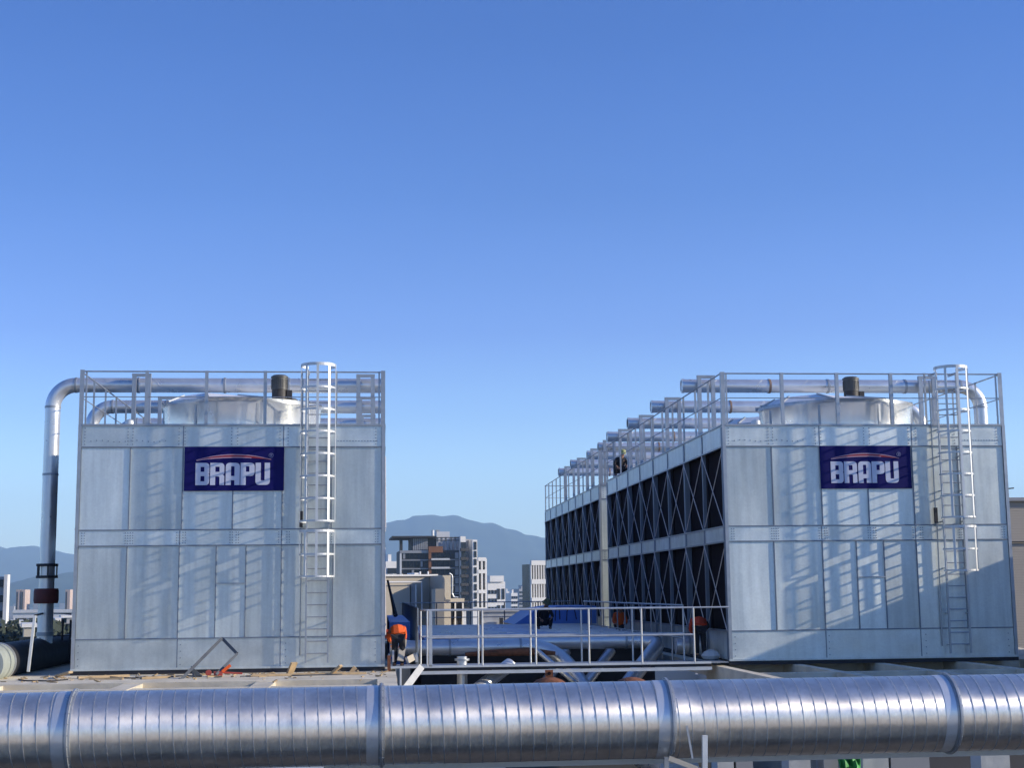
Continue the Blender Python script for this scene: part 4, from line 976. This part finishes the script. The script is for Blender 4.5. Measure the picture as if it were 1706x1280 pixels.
# ------------------------------------------------------------------ people
def skin_obj(name, nodes, edges, m, parent, root_i=0, sub=1):
    off = worldloc(parent)
    me = bpy.data.meshes.new(name); me.from_pydata([tuple(Vector(n_[0])-off) for n_ in nodes], edges, []); me.materials.append(m)
    o = bpy.data.objects.new(name, me); COL.objects.link(o); o.parent = parent; WL[o.name] = off
    o.modifiers.new('skin', 'SKIN'); sk = me.skin_vertices[0].data
    for i, n_ in enumerate(nodes):
        r_ = n_[1]; sk[i].radius = r_ if isinstance(r_, tuple) else (r_, r_); sk[i].use_root = (i == root_i)
    s_ = o.modifiers.new('sub', 'SUBSURF'); s_.levels = s_.render_levels = sub
    return o
def person(label, base, head_dir, J, shirt, trousers, hat=None, hat_m=None, band=None, group=None):
    """J: joints relative to base: pelvis, chest, neck, head, lsh, lel, lha, rsh, rel, rha, lhip, lkn, lft, lto, rhip, rkn, rft, rto"""
    root = thing('person', label, 'person', base, group)
    Bv = Vector(base); j = {k_: Bv+Vector(v_)*.88 for k_, v_ in J.items()}
    def g_(*ks): return [j[k_] for k_ in ks]
    body = skin_obj('body', [(j['pelvis'], .10), (j['chest'], (.13, .10)), (j['neck'], .055), (j['head'], .085), (j['lsh'], .05), (j['lel'], .037), (j['lha'], .033), (j['rsh'], .05), (j['rel'], .037), (j['rha'], .033),
        (j['lhip'], .075), (j['lkn'], .055), (j['lft'], .04), (j['lto'], .03), (j['rhip'], .075), (j['rkn'], .055), (j['rft'], .04), (j['rto'], .03), (j['head']+(j['head']-j['neck']).normalized()*.09, .075)],
        [(0,1),(1,2),(2,3),(3,18),(1,4),(4,5),(5,6),(1,7),(7,8),(8,9),(0,10),(10,11),(11,12),(12,13),(0,14),(14,15),(15,16),(16,17)], M['skin'], root)
    for s_ in ('l', 'r'):
        h_ = j[s_+'ha']; d_ = (h_-j[s_+'el']).normalized(); a_ = d_.orthogonal().normalized()
        for f_ in range(4):
            MB().tube([h_+a_*(.027-.018*f_)+d_*.02, h_+a_*(.03-.02*f_)+d_*(.08+.01*(f_ in (1, 2))), h_+a_*(.028-.018*f_)+d_*.11+Vector((0, 0, -.02))], [.009, .008, .006], 6).build('finger', M['skin'], body)
        MB().tube([h_+a_*.03, h_+a_*.055+d_*.03, h_+a_*.05+d_*.06], [.011, .01, .008], 6).build('thumb', M['skin'], body)
    skin_obj('jacket', [(j['pelvis']+(j['chest']-j['pelvis'])*.08, (.165, .13)), (j['chest']*.5+j['pelvis']*.5, (.17, .13)), (j['chest'], (.19, .13)), (j['neck'], .075), (j['lsh'], .078), (j['lel'], .06), (j['lel']*.35+j['lha']*.65, .05), (j['rsh'], .078), (j['rel'], .06), (j['rel']*.35+j['rha']*.65, .05)],
        [(0,1),(1,2),(2,3),(2,4),(4,5),(5,6),(2,7),(7,8),(8,9)], shirt, root, 1)
    skin_obj('trousers', [(j['pelvis'], (.16, .125)), (j['lhip'], .105), (j['lkn'], .08), (j['lft'], .062), (j['rhip'], .105), (j['rkn'], .08), (j['rft'], .062)], [(0,1),(1,2),(2,3),(0,4),(4,5),(5,6)], trousers, root)
    for s_ in ('l', 'r'):
        skin_obj('boot', [(j[s_+'ft'], .06), (j[s_+'to'], .05)], [(0, 1)], M['dark'], root)
    hd = j['head']+(j['head']-j['neck']).normalized()*.05
    hdv = Vector(head_dir).normalized()
    MB().tube([hd+hdv*.09, hd+hdv*.125+Vector((0, 0, -.02))], [.02, .012], 6).build('nose', M['skin'], body)
    sd = hdv.cross(Vector((0, 0, 1))).normalized()
    for s_ in (-1, 1):
        MB().tube([hd+sd*.085*s_, hd+sd*.1*s_], [.03, .02], 8).build('ear', M['skin'], body)
        MB().tube([hd+hdv*.088+sd*.035*s_+Vector((0, 0, .03)), hd+hdv*.098+sd*.035*s_+Vector((0, 0, .03))], .012, 6).build('eye', M['dark'], body)
    upv = (j['head']-j['neck']).normalized()
    mm = MB(); Q = upv.to_track_quat('Z', 'Y'); pr_ = [(.17 if hat == 'brim' else .125, -.005), (.17 if hat == 'brim' else .125, .01), (.12, .02), (.115, .07), (.08, .125), (.0, .145)]
    mm.lathe(pr_, (0, 0, 0), 18); mm.v = [tuple(hd+upv*.03+Q @ Vector(v_)) for v_ in mm.v]
    mm.build('hat' if hat else 'hair', hat_m or M['cloth'], root, smooth=True)
    if band:
        mm = MB(); mm.lathe([(.124, .02), (.126, .03), (.122, .07), (.119, .07)], (0, 0, 0), 18); mm.v = [tuple(hd+upv*.03+Q @ Vector(v_)) for v_ in mm.v]; mm.build('hat_band', band, root, smooth=True)
    return root
bend_J = dict(pelvis=(0, 0, .86), chest=(-.03, .24, 1.10), neck=(-.10, .42, 1.06), head=(-.20, .48, .98), lsh=(-.21, .30, 1.08), lel=(-.27, .40, .82), lha=(-.20, .52, .62), rsh=(.15, .30, 1.08), rel=(.19, .44, .82), rha=(.08, .54, .62),
    lhip=(-.09, .02, .82), lkn=(-.11, .02, .46), lft=(-.11, -.04, .08), lto=(-.12, .12, .05), rhip=(.09, .0, .82), rkn=(.11, .0, .46), rft=(.1, -.06, .08), rto=(.1, .10, .05))
def mir(J): return {k_: (-v_[0], v_[1], v_[2]) for k_, v_ in J.items()}
person('worker in orange vest and red helmet bending at the left walkway end', (.50, 36.5, -.03), (-.6, .5, -.8), bend_J, M['orange'], M['cloth'], 'helmet', M['redhat'])
person('worker in orange red top bending beside the right tower base', (8.44, 37.75, .05), (.6, .4, -.6), mir(bend_J), mat('red_orange_cloth', (.62, .06, .02), .8, 0, .1, 10), M['cloth'])
stand = dict(pelvis=(0, 0, .92), chest=(.02, -.04, 1.28), neck=(.03, -.08, 1.46), head=(.04, -.12, 1.56), lsh=(-.19, -.04, 1.38), lel=(-.24, -.12, 1.10), lha=(-.14, -.32, .98), rsh=(.21, -.04, 1.38), rel=(.28, -.12, 1.10), rha=(.2, -.32, .98),
    lhip=(-.1, 0, .88), lkn=(-.11, -.03, .48), lft=(-.11, .02, .08), lto=(-.12, -.14, .05), rhip=(.1, 0, .88), rkn=(.11, -.03, .48), rft=(.11, .02, .08), rto=(.12, -.14, .05))
person('distant worker in orange vest between railing and louvred wall', (8.42, 50.5, -.25), (0, -1, -.3), stand, M['orange'], M['cloth'])
crouch = dict(pelvis=(0, 0, .28), chest=(.06, -.06, .62), neck=(.10, -.10, .80), head=(.12, -.14, .90), lsh=(-.13, -.05, .72), lel=(-.24, -.16, .48), lha=(-.12, -.36, .36), rsh=(.27, -.05, .72), rel=(.34, -.16, .48), rha=(.26, -.38, .40),
    lhip=(-.12, -.02, .26), lkn=(-.24, -.36, .40), lft=(-.20, -.26, .06), lto=(-.22, -.42, .04), rhip=(.12, -.02, .26), rkn=(.28, -.36, .40), rft=(.22, -.26, .06), rto=(.24, -.42, .04))
person('person in dark clothes and camouflage brimmed hat crouching on blue roof', (at(905, 1040, 48).x, 48, .56), (.2, -1, -.2), crouch, M['cloth'], M['cloth'], 'brim', M['hat'])
crouch2 = dict(crouch)
person('person in dark clothes and yellow banded helmet on the right tower roof', (at(1026, 790, 52).x+.3, 53, ZT), (-.8, -.6, 0), crouch2, M['cloth'], M['cloth'], 'helmet', M['yellow'])
